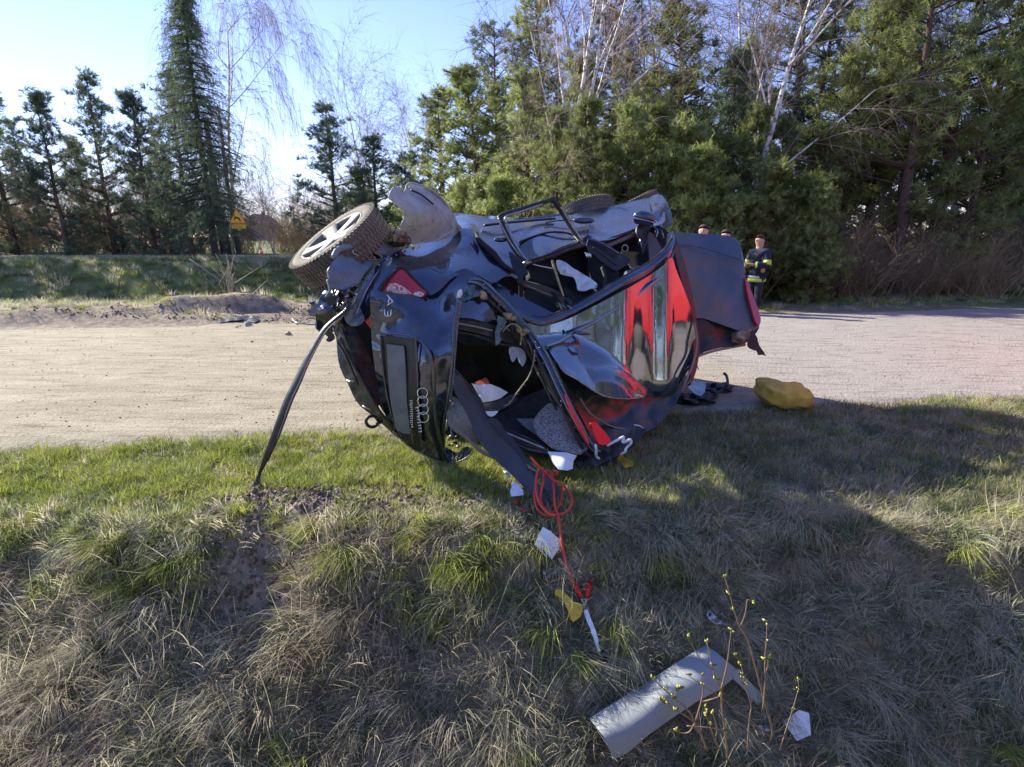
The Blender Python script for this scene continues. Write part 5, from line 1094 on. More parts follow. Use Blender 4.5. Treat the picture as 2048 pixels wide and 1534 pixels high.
# the door window frame bent upright, with its dark glass
Wf = [(1054, 527, 4.30), (1040, 515, 4.34), (1024, 490, 4.38), (1010, 462, 4.42), (1001, 440, 4.45), (1000, 434, 4.46), (1012, 428, 4.5), (1050, 416, 4.6), (1082, 406, 4.68), (1100, 400, 4.72), (1108, 401, 4.74), (1118, 414, 4.76), (1130, 434, 4.78), (1144, 456, 4.76), (1158, 476, 4.72), (1172, 492, 4.66)]
tube('door_window_frame', Wf, [.018, .018, .02, .02, .02, .02, .02, .018, .018, .02, .026, .026, .024, .022, .02, .016], M['plastic'], car, flat=.8)
tube('door_window_frame', [(p[0]+9, p[1]-1, p[2]-.02) for p in Wf[:4]]+[(1011, 440, 4.42), (1014, 432, 4.44), (1030, 427, 4.48), (1052, 420, 4.55), (1085, 409, 4.62)], .008, M['steel'], car)
tube('door_window_frame', [(1040, 512, 4.31), (1022, 486, 4.35), (1006, 456, 4.4), (997, 436, 4.43)], .006, M['steel'], car)
tube('door_window_frame', [(1122, 414, 4.72), (1136, 438, 4.73), (1152, 462, 4.70), (1166, 482, 4.65)], .007, M['steel'], car)
tube('door_window_frame', [(1054, 528, 4.30), (1080, 519, 4.36), (1110, 509, 4.44), (1140, 498, 4.53), (1172, 490, 4.64)], .016, M['plastic'], car)
tube('door_window_frame', [(1056, 522, 4.29), (1090, 511, 4.38), (1130, 496, 4.5), (1156, 486, 4.6)], .008, M['rubber'], car)
Pn('door_window', [(1040, 482), (1064, 475), (1096, 468), (1128, 468), (1148, 474), (1156, 484), (1130, 497), (1092, 510), (1056, 523), (1050, 512), (1042, 498)], [(1040, 482, 4.68), (1096, 468, 4.86), (1148, 474, 4.86), (1156, 484, 4.72), (1056, 523, 4.38), (1092, 510, 4.48)], M['glass'], step=7)
tube('door_window_seal', [(1038, 484, 4.62), (1064, 474, 4.76), (1096, 465, 4.83), (1128, 465, 4.85), (1148, 472, 4.82), (1158, 484, 4.7)], .009, M['rubber'], car)
blob('frame_corner', 1053, 526, 4.27, (.028, .02, .02), M['steel'], sub=2, nz=.5)
# mirror
mir = MB()
def mirror_geo():
    bm = bmesh.new(); bmesh.ops.create_icosphere(bm, subdivisions=3, radius=1); c = Q(1288, 436, 5.15); V = []
    for v in bm.verts:
        p = v.co.copy()
        if p.z < -.15: p.z = -.15-.35*(abs(p.z)-.15)*.3
        V.append(c+Matrix.Rotation(R(14), 3, 'Y') @ Vector((p.x*.105, p.y*.075, p.z*.065)))
    Fc = [tuple(v.index for v in f.verts) for f in bm.faces]; bm.free(); return V, Fc
mk('mirror_housing', *mirror_geo(), M['paint'], car)
Pn('mirror_glass', [(1268, 438), (1286, 441), (1306, 446), (1302, 452), (1284, 450), (1270, 446)], [(1268, 438, 5.08), (1306, 446, 5.08), (1284, 452, 5.06)], M['dark'], step=5, thick=.01)
Pn('mirror_bracket', [(1278, 450), (1300, 454), (1296, 466), (1292, 490), (1285, 508), (1280, 495), (1274, 476), (1272, 460)], [(1278, 450, 5.1), (1300, 454, 5.15), (1285, 508, 5.0)], M['plastic'], step=5, thick=.02, cr=.02)
for pts in ([(1280, 478), (1284, 500)], [(1278, 482), (1276, 488)]): tube('mirror_bracket', [(a, b, 4.98) for a, b in pts], .006, M['steel'], car, sm=1)
for k in range(6): tube('torn_hinge', [(1305+k*3, 452+k*2, 5.12), (1312+k*3, 462+random.uniform(-5, 5), 5.06), (1308+k*5, 476+random.uniform(-5, 5), 5.05)], .008, M[['plastic', 'steel', 'dark'][k % 3]], car)

# ---- bonnet hanging towards the road, dark nose under it
Pn('bonnet', [(1344, 468), (1370, 466), (1402, 468), (1438, 470), (1466, 475), (1478, 486), (1484, 510), (1488, 540), (1496, 580), (1506, 615), (1517, 640), (1516, 654), (1502, 662), (1480, 662), (1450, 652), (1410, 638), (1386, 634), (1378, 610), (1366, 570), (1354, 530), (1348, 500)],
   [(1344, 468, 5.75), (1402, 468, 5.95), (1466, 475, 6.0), (1478, 520, 5.75), (1496, 580, 5.55), (1516, 650, 5.40), (1450, 652, 5.25), (1386, 634, 5.15), (1356, 530, 5.45), (1420, 540, 5.6), (1430, 600, 5.35)], M['bonnetpaint'], step=7, cr=.03, cs=.02, thick=.01)
tube('bonnet_crease', [(1350, 488, 5.62), (1390, 492, 5.72), (1440, 506, 5.72), (1482, 520, 5.7)], .006, M['paint'], car)
tube('bonnet_edge', [(1478, 486, 5.98), (1484, 512, 5.8), (1489, 545, 5.66)], .010, M['steel'], car)
Pn('red_edge_strip', [(1489, 556), (1497, 572), (1506, 596), (1515, 620), (1520, 640), (1516, 652), (1508, 640), (1500, 612), (1493, 584)], [(1489, 556, 5.58), (1520, 640, 5.38), (1500, 612, 5.42)], M['lamp'], step=4, thick=.02)  # thin red strip down the right edge of the bonnet
Pn('front_bumper_remains', [(1384, 634), (1410, 636), (1450, 650), (1480, 660), (1514, 652), (1512, 664), (1498, 680), (1484, 690), (1462, 694), (1438, 696), (1410, 704), (1394, 712), (1384, 716), (1388, 690), (1390, 660)],
   [(1384, 634, 5.2), (1450, 650, 5.35), (1514, 652, 5.5), (1484, 690, 5.3), (1394, 712, 5.05)], M['plastic'], step=7, cr=.05, cs=.03, thick=.03)
tube('front_bumper_remains', [(1388, 716, 5.0), (1420, 704, 5.1), (1460, 695, 5.25), (1490, 690, 5.35)], .012, M['tan'], car)
blob('fog_lamp_housing', 1480, 672, 5.3, (.10, .07, .06), M['rust'], nz=.4, rot=(0, -30, 0))
Pn('torn_bracket', [(1494, 684), (1500, 668), (1508, 664), (1514, 674), (1518, 690), (1526, 702), (1532, 713), (1524, 709), (1516, 710), (1512, 702), (1500, 698), (1496, 694)], [(1494, 684, 5.4), (1514, 674, 5.45), (1532, 713, 5.4)], M['black'], step=4, round_=False, jag=.8)
Pn('windscreen_frame', [(1350, 480), (1358, 500), (1370, 540), (1382, 590), (1390, 640), (1396, 690), (1390, 740), (1376, 770), (1384, 700), (1374, 620), (1360, 560), (1348, 510)], [(1350, 480, 5.15), (1382, 590, 5.05), (1396, 690, 4.9), (1376, 770, 4.6)], M['plastic'], step=6, thick=.03)
tube('windscreen_seal', [(1388, 645, 4.85), (1394, 680, 4.8), (1390, 712, 4.75), (1378, 748, 4.6), (1362, 778, 4.45), (1346, 800, 4.35)], .010, M['tan'], car)
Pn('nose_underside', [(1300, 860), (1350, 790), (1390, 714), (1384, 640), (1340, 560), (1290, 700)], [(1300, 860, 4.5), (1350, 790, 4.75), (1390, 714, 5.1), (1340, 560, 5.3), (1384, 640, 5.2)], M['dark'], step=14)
# ------------------------------------------------------------ loose things in and round the car
def sheet_thing(name, label, cat, outline, depth, m, group=None, **k):
    o = panel(name, outline, depth, m, None, **k); return tag(o, label, cat, group)
sheet_thing('paper', 'white paper lying folded over inside the dark boot opening', 'paper', [(943, 767), (960, 770), (980, 768), (1000, 776), (1016, 785), (1000, 797), (984, 802), (966, 805), (956, 788)], [(943, 767, 3.66), (1016, 785, 3.8), (966, 805, 3.62), (978, 786, 3.66)], M['paper'], step=5, cr=.02, cs=.08, round_=False, thick=.002)
sheet_thing('fabric', 'orange-red fabric scrap behind the paper in the boot', 'fabric', [(950, 766), (962, 760), (972, 756), (978, 768), (964, 770)], [(950, 766, 3.7), (972, 756, 3.8), (964, 770, 3.7)], M['orange'], step=4)
sheet_thing('paper', 'small white paper scrap below the boot-well edge', 'paper', [(970, 823), (984, 823), (996, 822), (990, 830), (980, 833)], [(970, 823, 3.56), (996, 822, 3.6), (980, 833, 3.55)], M['paper'], step=4, cr=.02, cs=.1, thick=.002)
sheet_thing('paper', 'clean white sheet hanging over the boot edge at the bottom of the mottled mat', 'paper', [(1095, 903), (1112, 904), (1132, 905), (1154, 911), (1147, 922), (1145, 938), (1134, 941), (1117, 939), (1106, 926)], [(1095, 903, 3.48), (1154, 911, 3.46), (1117, 939, 3.34), (1130, 920, 3.38)], M['paper'], step=5, cr=.01, cs=.03, round_=False, thick=.002)
def gthing(name, label, cat, outline, m, lift=.05, **k):
    return tag(flat_on_ground(name, outline, m, lift, None, **k), label, cat)
gthing('paper', 'white sheet lying on the grass beside the red cable, a dark stalk across it', 'paper', [(1086, 1054), (1100, 1062), (1123, 1082), (1118, 1098), (1103, 1120), (1090, 1112), (1069, 1089), (1076, 1070)], M['paper'], lift=.07, step=6)
gthing('paper', 'pointed white paper on the grass under the dark boot board', 'paper', [(1028, 962), (1042, 974), (1048, 990), (1022, 993), (1020, 982)], M['paper'], lift=.08, step=5)
gthing('paper', 'tiny white scrap left of the dark boot board', 'paper', [(1006, 941), (1014, 944), (1022, 953), (1016, 956)], M['paper'], lift=.08, step=4)
gthing('paper', 'white card at the bottom right corner of the photograph behind the budding shrub', 'paper', [(1566, 1444), (1598, 1420), (1618, 1426), (1622, 1470), (1594, 1482)], M['paper'], lift=.07, step=8)
gthing('paper', 'faded crumpled paper in the grass left of the white corner card', 'paper', [(1512, 1452), (1530, 1448), (1544, 1456), (1530, 1468), (1518, 1470)], M['airbag'], lift=.05, step=4, cr=.05, cs=.1)
gthing('wrapper', 'small crumpled white wrapper in the dry grass upper right of the grey trim panel', 'wrapper', [(1414, 1228), (1420, 1220), (1428, 1230), (1440, 1240), (1444, 1247), (1430, 1248), (1416, 1236)], M['airbag'], lift=.06, step=3, cr=.06, cs=.15)
gthing('snack_bag', 'small yellow-green packet on the grass under the torn lower pillar', 'packet', [(1232, 912), (1242, 906), (1252, 916), (1268, 924), (1266, 932), (1250, 936), (1240, 924)], M['yellow'], lift=.05, step=4, cr=.03, cs=.1)
gthing('litter', 'pale plastic scrap low in the grass at the lower left', 'litter', [(532, 1326), (545, 1322), (552, 1334), (540, 1342)], M['airbag'], lift=.05, step=4)
tag(tube('straw_stick', [G(1086, 1100, .085), G(1092, 1108, .09), G(1104, 1122, .08)], .003, M['black'], None, sm=3), 'dark curved stalk lying across the white sheet', 'stalk')

# red jumper cable
def GP(l, lift): return [G(p[0], p[1], lift+(p[2] if len(p) > 2 else 0)) for p in l]
jc = thing('jumper_cable', 'red jumper cable looped below the open boot and trailing down the bank', 'cable', G(1110, 1000))
main = [(1061, 914, .25), (1078, 933, .2), (1097, 952, .12), (1109, 962, .1), (1126, 971, .08), (1141, 987, .06), (1144, 1006, .05), (1133, 1023, .05), (1116, 1029, .05), (1097, 1024, .05), (1084, 1010, .06), (1081, 990, .07), (1086, 966, .1), (1088, 948, .12), (1097, 941, .12), (1105, 956, .1), (1108, 985, .08), (1110, 1012, .06), (1117, 1032, .05), (1120, 1058, .05), (1124, 1089, .05), (1131, 1120, .05), (1141, 1150, .05), (1146, 1166, .05)]
mb = MB(); mb.tube(catmull(GP(main, .05), 5), .0075, 8)
mb.tube(catmull(GP([(1076, 941, .14), (1072, 960, .1), (1073, 985, .08), (1080, 1008, .06), (1096, 1026, .05), (1112, 1031, .05)], .06), 5), .0075, 8)
mb.tube(catmull(GP([(1074, 960, .1), (1069, 990, .08), (1075, 1018, .06), (1092, 1031, .04), (1106, 1031, .04)], .03), 5), .0075, 8)
mb.tube(catmull(GP([(1124, 972, .08), (1123, 996, .06), (1116, 1016, .05), (1102, 1026, .04)], .03), 5), .007, 8)
mb.tube(catmull(GP([(1100, 944, .14), (1112, 950, .12), (1115, 944, .14), (1106, 940, .14)], .05), 5), .006, 8)
mb.build('cable', M['cable'], jc)
tag(tube('dark_cable', [G(1046, 985, .06), G(1055, 1004, .06), (G(1066, 1022, .05)), G(1076, 1044, .04), G(1080, 1080, .04), G(1082, 1120, .03), G(1085, 1160, .03)], .005, M['plastic'], None, sm=4), 'thin dark cord running down the grass left of the red cable', 'cord')
def clamp(label, piv, h1, h2, tip, mg, name='battery_clamp', w=.013):
    o = thing(name, label, 'clamp', G(*piv)); a, b, c, d = G(*h1, .07), G(*h2, .07), G(*piv, .075), G(*tip, .06)
    for h in (a, b):
        mb = MB(); mb.tube([h, h.lerp(c, .3), h.lerp(c, .62)], [w*1.0, w*1.25, w*1.0], 8, flat=.8); mb.build('grip', mg, o)
        mb = MB(); mb.tube([h.lerp(c, .55), c], [w*.55, w*.5], 6, flat=.5); mb.build('arm', M['steel'], o)
        s = (h-c).cross(Vector((0, -.5, .8))).normalized()*.012
        mb = MB(); mb.tube([c, c.lerp(d, .5)+s*(1 if h is a else -1), d], [w*.55, w*.6, w*.3], 6, flat=.5); mb.build('jaw', M['steel'], o)
    mb = MB(); mb.tube([a.lerp(c, .7), b.lerp(c, .7)], w*.35, 6); mb.build('spring', M['steel'], o)
    return o
clamp('battery clamp with red grips at the end of the red cable, beside the yellow handle', (1170, 1214), (1148, 1164), (1180, 1162), (1174, 1224), M['clampred'])
clamp('silver and black battery clamp half buried in grass under the white sheet', (1092, 1158), (1087, 1140), (1122, 1136), (1092, 1170), M['steel'], w=.008)
clamp('small clamp with a red grip beside the pointed white paper', (1030, 1014), (1052, 1022), (1034, 1000), (1020, 1036), M['clampred'], w=.008)
# yellow handle
yh = thing('yellow_tool', 'curved yellow plastic handle with a dark hole beside the red-handled clamp', 'tool', G(1135, 1210))
panel_o = flat_on_ground('grip', [(1109, 1186), (1112, 1180), (1120, 1180), (1130, 1186), (1138, 1196), (1146, 1206), (1156, 1207), (1163, 1212), (1164, 1222), (1160, 1234), (1153, 1240), (1146, 1243), (1140, 1238), (1136, 1222), (1130, 1206), (1122, 1198), (1112, 1192)], M['yellow'], .075, yh, step=4, thick=.03)
bv = panel_o.modifiers.new('rounded', 'BEVEL'); bv.width = .008; bv.segments = 3; bv.limit_method = 'ANGLE'
blob('hole', 0, 0, None, (.009, .009, .013), M['black'], parent=yh, sub=2).location = G(1158, 1221, .095)-yh.location
blob('inner_face', 0, 0, None, (.015, .01, .02), M['airbag'], parent=yh, sub=2).location = G(1151, 1220, .085)-yh.location
# white scraper
sc_ = thing('ice_scraper', 'long white plastic strip below the red-handled clamp, its dark end buried in the grass', 'strip', G(1185, 1260))
flat_on_ground('blade', [(1167, 1223), (1175, 1219), (1183, 1240), (1190, 1258), (1198, 1284), (1196, 1288), (1202, 1302), (1197, 1304), (1190, 1286), (1180, 1256), (1173, 1240)], M['paper'], .075, sc_, step=5, thick=.012)
mb = MB(); mb.tube([G(1198, 1296, .06), G(1208, 1312, .06), G(1217, 1330, .04)], [.010, .013, .008], 7); mb.build('tip', M['plastic'], sc_)
for k, (a, b, c, d) in enumerate([(1196, 1282, 1218, 1278), (1210, 1301, 1227, 1296)]):
    tag(tube('straw_stick', [G(a, b, .07), G(c, d, .075)], .004, M['tan'], None, sm=1), ['pale straw stick touching the white strip', 'lower pale straw stick near the dark tip of the white strip'][k], 'stick')
# grey trim panel at the bottom
tp_ = thing('trim_panel', 'large grey curved plastic pillar trim lying in the dry grass at the bottom', 'trim panel', G(1330, 1400))
def tpd(l): return [(a, b, G(a, b, c).y) for a, b, c in l]
o = panel('panel_face', [(1179, 1438), (1216, 1414), (1290, 1368), (1360, 1322), (1411, 1290), (1436, 1308), (1462, 1330), (1474, 1340), (1466, 1356), (1440, 1378), (1394, 1402), (1349, 1432), (1290, 1474), (1256, 1504), (1224, 1519), (1222, 1506), (1206, 1472)],
   tpd([(1179, 1438, .06), (1290, 1368, .06), (1411, 1290, .06), (1206, 1468, .15), (1320, 1390, .16), (1440, 1318, .15), (1224, 1519, .08), (1349, 1432, .10), (1466, 1356, .10), (1270, 1440, .17), (1380, 1370, .17)]), M['trimpanel'], tp_, step=9, round_=False, thick=.006)
panel('panel_leg', [(1462, 1342), (1478, 1338), (1498, 1362), (1524, 1390), (1526, 1402), (1514, 1410), (1500, 1394), (1484, 1374), (1466, 1358)], tpd([(1462, 1345, .11), (1498, 1362, .09), (1524, 1390, .06), (1484, 1374, .08)]), M['trimpanel'], tp_, step=8, round_=False, thick=.006)
for px, py, s in ((1364, 1342, .006), (1431, 1331, .010), (1428, 1334, .006)):
    b_ = blob('clip_hole', 0, 0, None, (s, s, s*.6), M['black'], parent=tp_, sub=2); b_.location = G(px, py, .172)-tp_.location
# stones
def stone(px, py, s, label, m='stone', z=None, nm='stone'):
    g = G(px, py); o = blob(nm, 0, 0, None, (s, s*.8, s*.7), M[m], parent=None, nz=.5, sub=3); o.location = (g.x, g.y, road_z(g.x, g.y)+s*.3); o.rotation_euler = (0, 0, random.uniform(0, 6)); return tag(o, label, nm)
stone(577, 676, .055, 'fist-sized brown stone on the sandy road left of the wreck'); stone(1285, 1508, .03, 'pale pebble below the grey trim panel'); stone(1256, 1280, .012, 'small pale pebble right of the white strip', 'foam')
stone(505, 692, .02, 'small dark pebble near the left edge of the sandy road'); stone(1484, 884, .012, 'tiny pebble on the right grass')
# debris on the road
def road_piece(name, label, cat, outline, m, z=.02, step=4, cr=.05, thick=.01):
    ctrl = [(a, b, G(a, b+2).y) for a, b in outline]; c = np.mean(outline, 0); ctrl.append((c[0], c[1], G(c[0], c[1]+3).y-.03))
    return tag(panel(name, outline, ctrl, M[m], None, step=step, cr=cr, cs=.1, thick=thick, round_=False), label, cat)
road_piece('plastic_shard', 'black plastic splinter lying on the sandy road left of the wreck', 'debris', [(489, 778), (498, 775), (505, 776), (498, 781), (506, 789), (514, 786), (522, 789), (512, 795), (502, 791)], 'plastic')
road_piece('tyre_strip', 'long dark torn strip lying on the far road edge at the left', 'debris', [(440, 640), (470, 634), (490, 631), (512, 633), (520, 640), (508, 646), (486, 640), (460, 642), (440, 646)], 'plastic')
road_piece('plastic_shard', 'small box-shaped dark and white fragment in front of the dirt mound', 'debris', [(490, 648), (498, 644), (506, 650), (509, 656), (492, 657)], 'bucket')
road_piece('plastic_shard', 'dark blue glossy fragment on top of the dirt mound', 'debris', [(612, 600), (622, 595), (634, 597), (632, 603), (618, 606)], 'bucket')
road_piece('plastic_shard', 'thin dark splinters on the road edge at the far left', 'debris', [(464, 658), (476, 652), (484, 651), (480, 656), (470, 659)], 'plastic')
tag(tube('metal_rod', [G(584, 637, .06), G(592, 645, .06), G(610, 648, .04), G(640, 649, .04)], .012, M['steel'], None, sm=4), 'thin bent metal rod at the foot of the dirt mound', 'rod')
# yellow cushion, dark piece under it
cu = thing('seat_cushion', 'torn-out yellow foam seat cushion lying at the road edge by the right of the grass', 'cushion', G(1575, 830))
g = G(1578, 822)
bm = bmesh.new(); bmesh.ops.create_uvsphere(bm, u_segments=40, v_segments=24, radius=1); V = []
for v in bm.verts:
    p = Vector([math.copysign(abs(k)**.62, k) for k in v.co]); p *= 1+.16*noise.noise(p*2.2)+.05*noise.noise(p*6)
    V.append(Vector((g.x-.01+p.x*.235, g.y+.12+p.y*.22, g.z+.125+p.z*.115+.02*noise.noise(p*1.5)-.03*p.x)))
Fc = [tuple(v.index for v in f.verts) for f in bm.faces]; bm.free(); mk('foam', V, Fc, M['cushion'], cu)
b_ = blob('cover', 0, 0, None, (.24, .20, .07), M['carpet'], parent=cu, nz=.35, sub=4, sq=.8); b_.location = Vector((g.x+.06, g.y+.06, g.z+.02))-cu.location
# debris between the roof and the road
sheet_thing('glass_sheet', 'pale blue bent sheet of laminated glass standing on the debris by the roof edge', 'glass', [(1376, 776), (1384, 762), (1398, 762), (1412, 766), (1410, 784), (1402, 792), (1390, 788)], [(1376, 776, 4.55), (1412, 766, 4.7), (1402, 792, 4.48)], M['glasspiece'], step=5, cr=.03, cs=.06, round_=False)
sheet_thing('glass_sheet', 'small pale blue peaked glass flap just under the bonnet corner', 'glass', [(1373, 738), (1380, 724), (1386, 714), (1392, 722), (1399, 741), (1390, 730), (1384, 728)], [(1373, 738, 4.7), (1386, 714, 4.85), (1399, 741, 4.75)], M['glasspiece'], step=4, round_=False)
sheet_thing('trim_strip', 'long dark ribbed strip leaning against the pale blue glass sheet', 'debris', [(1348, 792), (1356, 778), (1376, 756), (1382, 760), (1366, 778), (1350, 796)], [(1348, 792, 4.45), (1376, 756, 4.65), (1366, 778, 4.5)], M['plate'], step=4, round_=False, thick=.015)
for (px, py, s, m_, lab) in ((1430, 778, .13, 'bucket', 'dark bundled plastic and cloth behind the pale blue glass sheet'), (1392, 800, .14, 'plastic', 'flat black trim lying under the pale blue glass sheet')):
    g = G(px, py+8); o = blob('wreck_debris', 0, 0, None, (s*1.25, s*.8, s*.38), M[m_], parent=None, nz=.8, sub=4); o.location = (g.x, g.y, g.z+.05); tag(o, lab, 'debris')
tag(tube('bent_hook', [G(1430, 790, .08), G(1446, 778, .12), G(1455, 768, .16), G(1453, 752, .2), G(1447, 746, .22)], .014, M['plastic'], None, sm=4), 'black bent bracket sticking up beside the dark bundle', 'debris')
road_piece('plastic_shard', 'small brown lump on the road edge right of the bent bracket', 'debris', [(1453, 744), (1458, 739), (1464, 741), (1464, 748), (1456, 748)], 'rust', cr=.1)

# ------------------------------------------------------------ budding shrub in the right foreground
bs = thing('budding_shrub', 'young leafless shrub with yellow-green buds in front of the grey trim panel', 'shrub', G(1500, 1480))
y0 = 1.95
stems = [
 ([(1520, 1500, 2.0), (1545, 1470, 1.95), (1528, 1400, 1.9), (1510, 1330, 1.88), (1495, 1280, 1.86), (1480, 1255, 1.85), (1468, 1220, 1.84), (1460, 1190, 1.83), (1450, 1155, 1.83)], .0050),
 ([(1480, 1255, 1.85), (1490, 1230, 1.83), (1495, 1200, 1.82), (1503, 1205, 1.82)], .003),
 ([(1526, 1420, 1.9), (1530, 1370, 1.87), (1530, 1320, 1.86), (1533, 1280, 1.85), (1534, 1245, 1.84)], .004),
 ([(1530, 1350, 1.87), (1536, 1330, 1.86), (1536, 1315, 1.86)], .0025),
 ([(1455, 1520, 1.85), (1450, 1460, 1.8), (1444, 1420, 1.78), (1442, 1385, 1.77), (1432, 1360, 1.76), (1424, 1330, 1.76), (1414, 1285, 1.76)], .0050),
 ([(1442, 1380, 1.77), (1452, 1340, 1.76), (1458, 1300, 1.76), (1462, 1262, 1.76)], .0038),
 ([(1414, 1500, 1.82), (1402, 1470, 1.8), (1390, 1446, 1.78), (1376, 1420, 1.77), (1348, 1396, 1.76), (1330, 1380, 1.76), (1306, 1358, 1.76)], .0045),
 ([(1390, 1446, 1.78), (1372, 1432, 1.77), (1350, 1420, 1.76), (1333, 1408, 1.76), (1325, 1400, 1.76)], .0032),
 ([(1392, 1440, 1.78), (1402, 1405, 1.77), (1406, 1380, 1.77), (1402, 1350, 1.77)], .004),
 ([(1405, 1404, 1.77), (1425, 1398, 1.76), (1442, 1392, 1.77)], .0035),
 ([(1348, 1396, 1.76), (1352, 1384, 1.75), (1360, 1376, 1.75)], .003),
 ([(1440, 1500, 1.84), (1428, 1475, 1.82), (1420, 1450, 1.8), (1412, 1430, 1.8), (1410, 1416, 1.8)], .0035),
 ([(1430, 1480, 1.82), (1434, 1458, 1.8), (1428, 1434, 1.8), (1426, 1428, 1.8)], .0028),
 ([(1390, 1446, 1.8), (1378, 1464, 1.8), (1362, 1466, 1.8), (1352, 1462, 1.8)], .003),
 ([(1374, 1452, 1.8), (1400, 1454, 1.8), (1424, 1456, 1.8), (1450, 1462, 1.8)], .003),
 ([(1540, 1475, 1.95), (1500, 1440, 1.92), (1470, 1420, 1.9), (1442, 1395, 1.9), (1405, 1370, 1.9), (1375, 1350, 1.92)], .003),
 ([(1495, 1500, 1.9), (1497, 1460, 1.88), (1500, 1430, 1.87), (1502, 1410, 1.87), (1490, 1370, 1.87), (1482, 1330, 1.88), (1470, 1310, 1.88)], .0035),
 ([(1428, 1340, 1.76), (1405, 1325, 1.76), (1390, 1300, 1.77), (1375, 1275, 1.78)], .0025),
 ([(1560, 1500, 1.9), (1572, 1460, 1.9), (1585, 1420, 1.9), (1596, 1380, 1.9), (1597, 1362, 1.9)], .003)]
mb = MB()
for pts, r in stems: P = catmull([Q(*p) for p in pts], 4); mb.add(*tube_geo(P, [r*(1-.6*i/len(P)) for i in range(len(P))], 6))
mb.build('stem', M['budtwig'], bs)
buds = []
for pts, r in stems:
    buds.append(pts[-1]); 
    if len(pts) > 4: buds += [pts[-2], pts[-3]]
for (px, py, Y) in buds+[(1483, 1350, 1.85), (1490, 1358, 1.85), (1361, 1378, 1.75), (1358, 1380, 1.75)]:
    n = 3 if random.random() < .6 else 5; V = []; Fc = []; c = Q(px, py, Y-.004)
    for k in range(n):
        d = Vector((random.gauss(0, 1), random.gauss(0, .6), random.gauss(.9, .5))).normalized(); s = d.orthogonal().normalized()*.0055; L = random.uniform(.012, .024); b = len(V)
        t = d.cross(s).normalized()*.004
        V += [c, c+d*L*.5+s+t, c+d*L, c+d*L*.5-s+t, c+d*L*.45-t]; Fc += [(b, b+1, b+4), (b+1, b+2, b+4), (b+2, b+3, b+4), (b+3, b, b+4), (b, b+3, b+2, b+1)]
    mk('bud', V, Fc, M['bud'], bs)
# pale weed stalks by the mound
mb = MB(); random.seed(5); g = Vector(((464-CX)/F*13.2, 13.2, 0)); g.z = th(g.x, g.y); ws = thing('weed_stalks', 'bundle of pale dead weed stalks at the left edge of the dirt mound', 'weed', g)
for k in range(14):
    a = g+Vector((random.gauss(0, .1), random.gauss(0, .05), 0)); mb.tube([a, a+Vector((random.gauss(0, .1), 0, .5)), a+Vector((random.gauss(0, .3), 0, random.uniform(.7, 1.2)))], [.009, .007, .004], 4)
mb.tube([g+Vector((.35, 0, .1)), g+Vector((.62, 0, .32)), g+Vector((.95, 0, .6))], [.014, .010, .005], 4)
mb.build('stalks', M['tan'], ws)

# ------------------------------------------------------------ sign, cone, house
ys_ = 32.6; x0 = (481-CX)/F*ys_; z0 = th(x0, ys_)
sg = thing('warning_sign', 'yellow triangular deer warning sign with a small plate below it on a grey post', 'road sign', (x0, ys_, z0))
zt = Q(477, 447, ys_).z; xc = Q(477, 447, ys_).x
mb = MB(); mb.tube([Vector((x0, ys_, z0-.2)), Vector((x0, ys_, zt-.1)), Vector((xc+.05, ys_, zt+.7))], .035, 8); mb.build('post', M['signpost'], sg)
def tri(name, h, y, m, dz=0, r=.0):
    V = []; ang = [(-h/math.sqrt(3), 0), (h/math.sqrt(3), 0), (0, h)]; pts = []
    for i in range(3):
        a, b, c = [Vector(ang[(i+k) % 3]) for k in (-1, 0, 1)]
        for t in (0, .5, 1):
            q1 = b+(a-b).normalized()*r; q2 = b+(c-b).normalized()*r; pts.append(q1*(1-t)**2+b*2*t*(1-t)+q2*t*t)
    n = len(pts)
    for yy in (y, y+.02): V += [Vector((xc+p.x, yy, zt+p.y+dz)) for p in pts]
    return mk(name, V, [tuple(range(n))[::-1], tuple(range(n, 2*n))]+[(i, (i+1) % n, n+(i+1) % n, n+i) for i in range(n)], m, sg, False)
tri('sign_border', .86, ys_-.06, M['signred'], 0, .08); tri('sign_face', .70, ys_-.064, M['signyellow'], .055, .05)
mb = MB()      # leaping deer
def gx(u, v): return Vector((xc+u, ys_-.075, zt+v))
mb.tube([gx(-.17, .27), gx(-.08, .33), gx(.04, .30), gx(.13, .24)], [.02, .045, .045, .03], 6, sm=3, flat=.3)
for a in (((-.10, .33), (-.17, .42), (-.21, .41)), ((-.16, .42), (-.14, .48), (-.17, .51)), ((-.12, .30), (-.20, .24), (-.22, .26)), ((-.10, .29), (-.16, .20), (-.14, .17)), ((.11, .25), (.17, .17), (.21, .13)), ((.08, .26), (.10, .17), (.16, .12))):
    mb.tube([gx(*p) for p in a], [.022, .015, .010], 5, flat=.4)
mb.build('deer_pictogram', M['black'], sg)
mb = MB(); mb.box((xc, ys_-.05, zt-.16), (.86, .02, .27)); mb.build('distance_plate', M['signyellow'], sg, False)
mb = MB()
for (a, b, w, h) in ((0, -.05, .80, .015), (0, -.27, .80, .015), (-.395, -.16, .015, .22), (.395, -.16, .015, .22)): mb.box((xc+a, ys_-.064, zt+b), (w, .006, h))
mb.build('plate_border', M['black'], sg, False)
tx = bpy.data.curves.new('plate_text', 'FONT'); tx.body = '1,3 km'; tx.size = .2; tx.align_x = 'CENTER'; tx.extrude = .003
tx.materials.append(M['black']); to0 = bpy.data.objects.new('plate_text', tx); me_ = bpy.data.meshes.new_from_object(to0); bpy.data.objects.remove(to0)
to = bpy.data.objects.new('plate_text', me_); COL.objects.link(to); to.parent = sg; to.location = Vector((xc, ys_-.066, zt-.225))-sg.location; to.rotation_euler = (R(90), 0, 0)
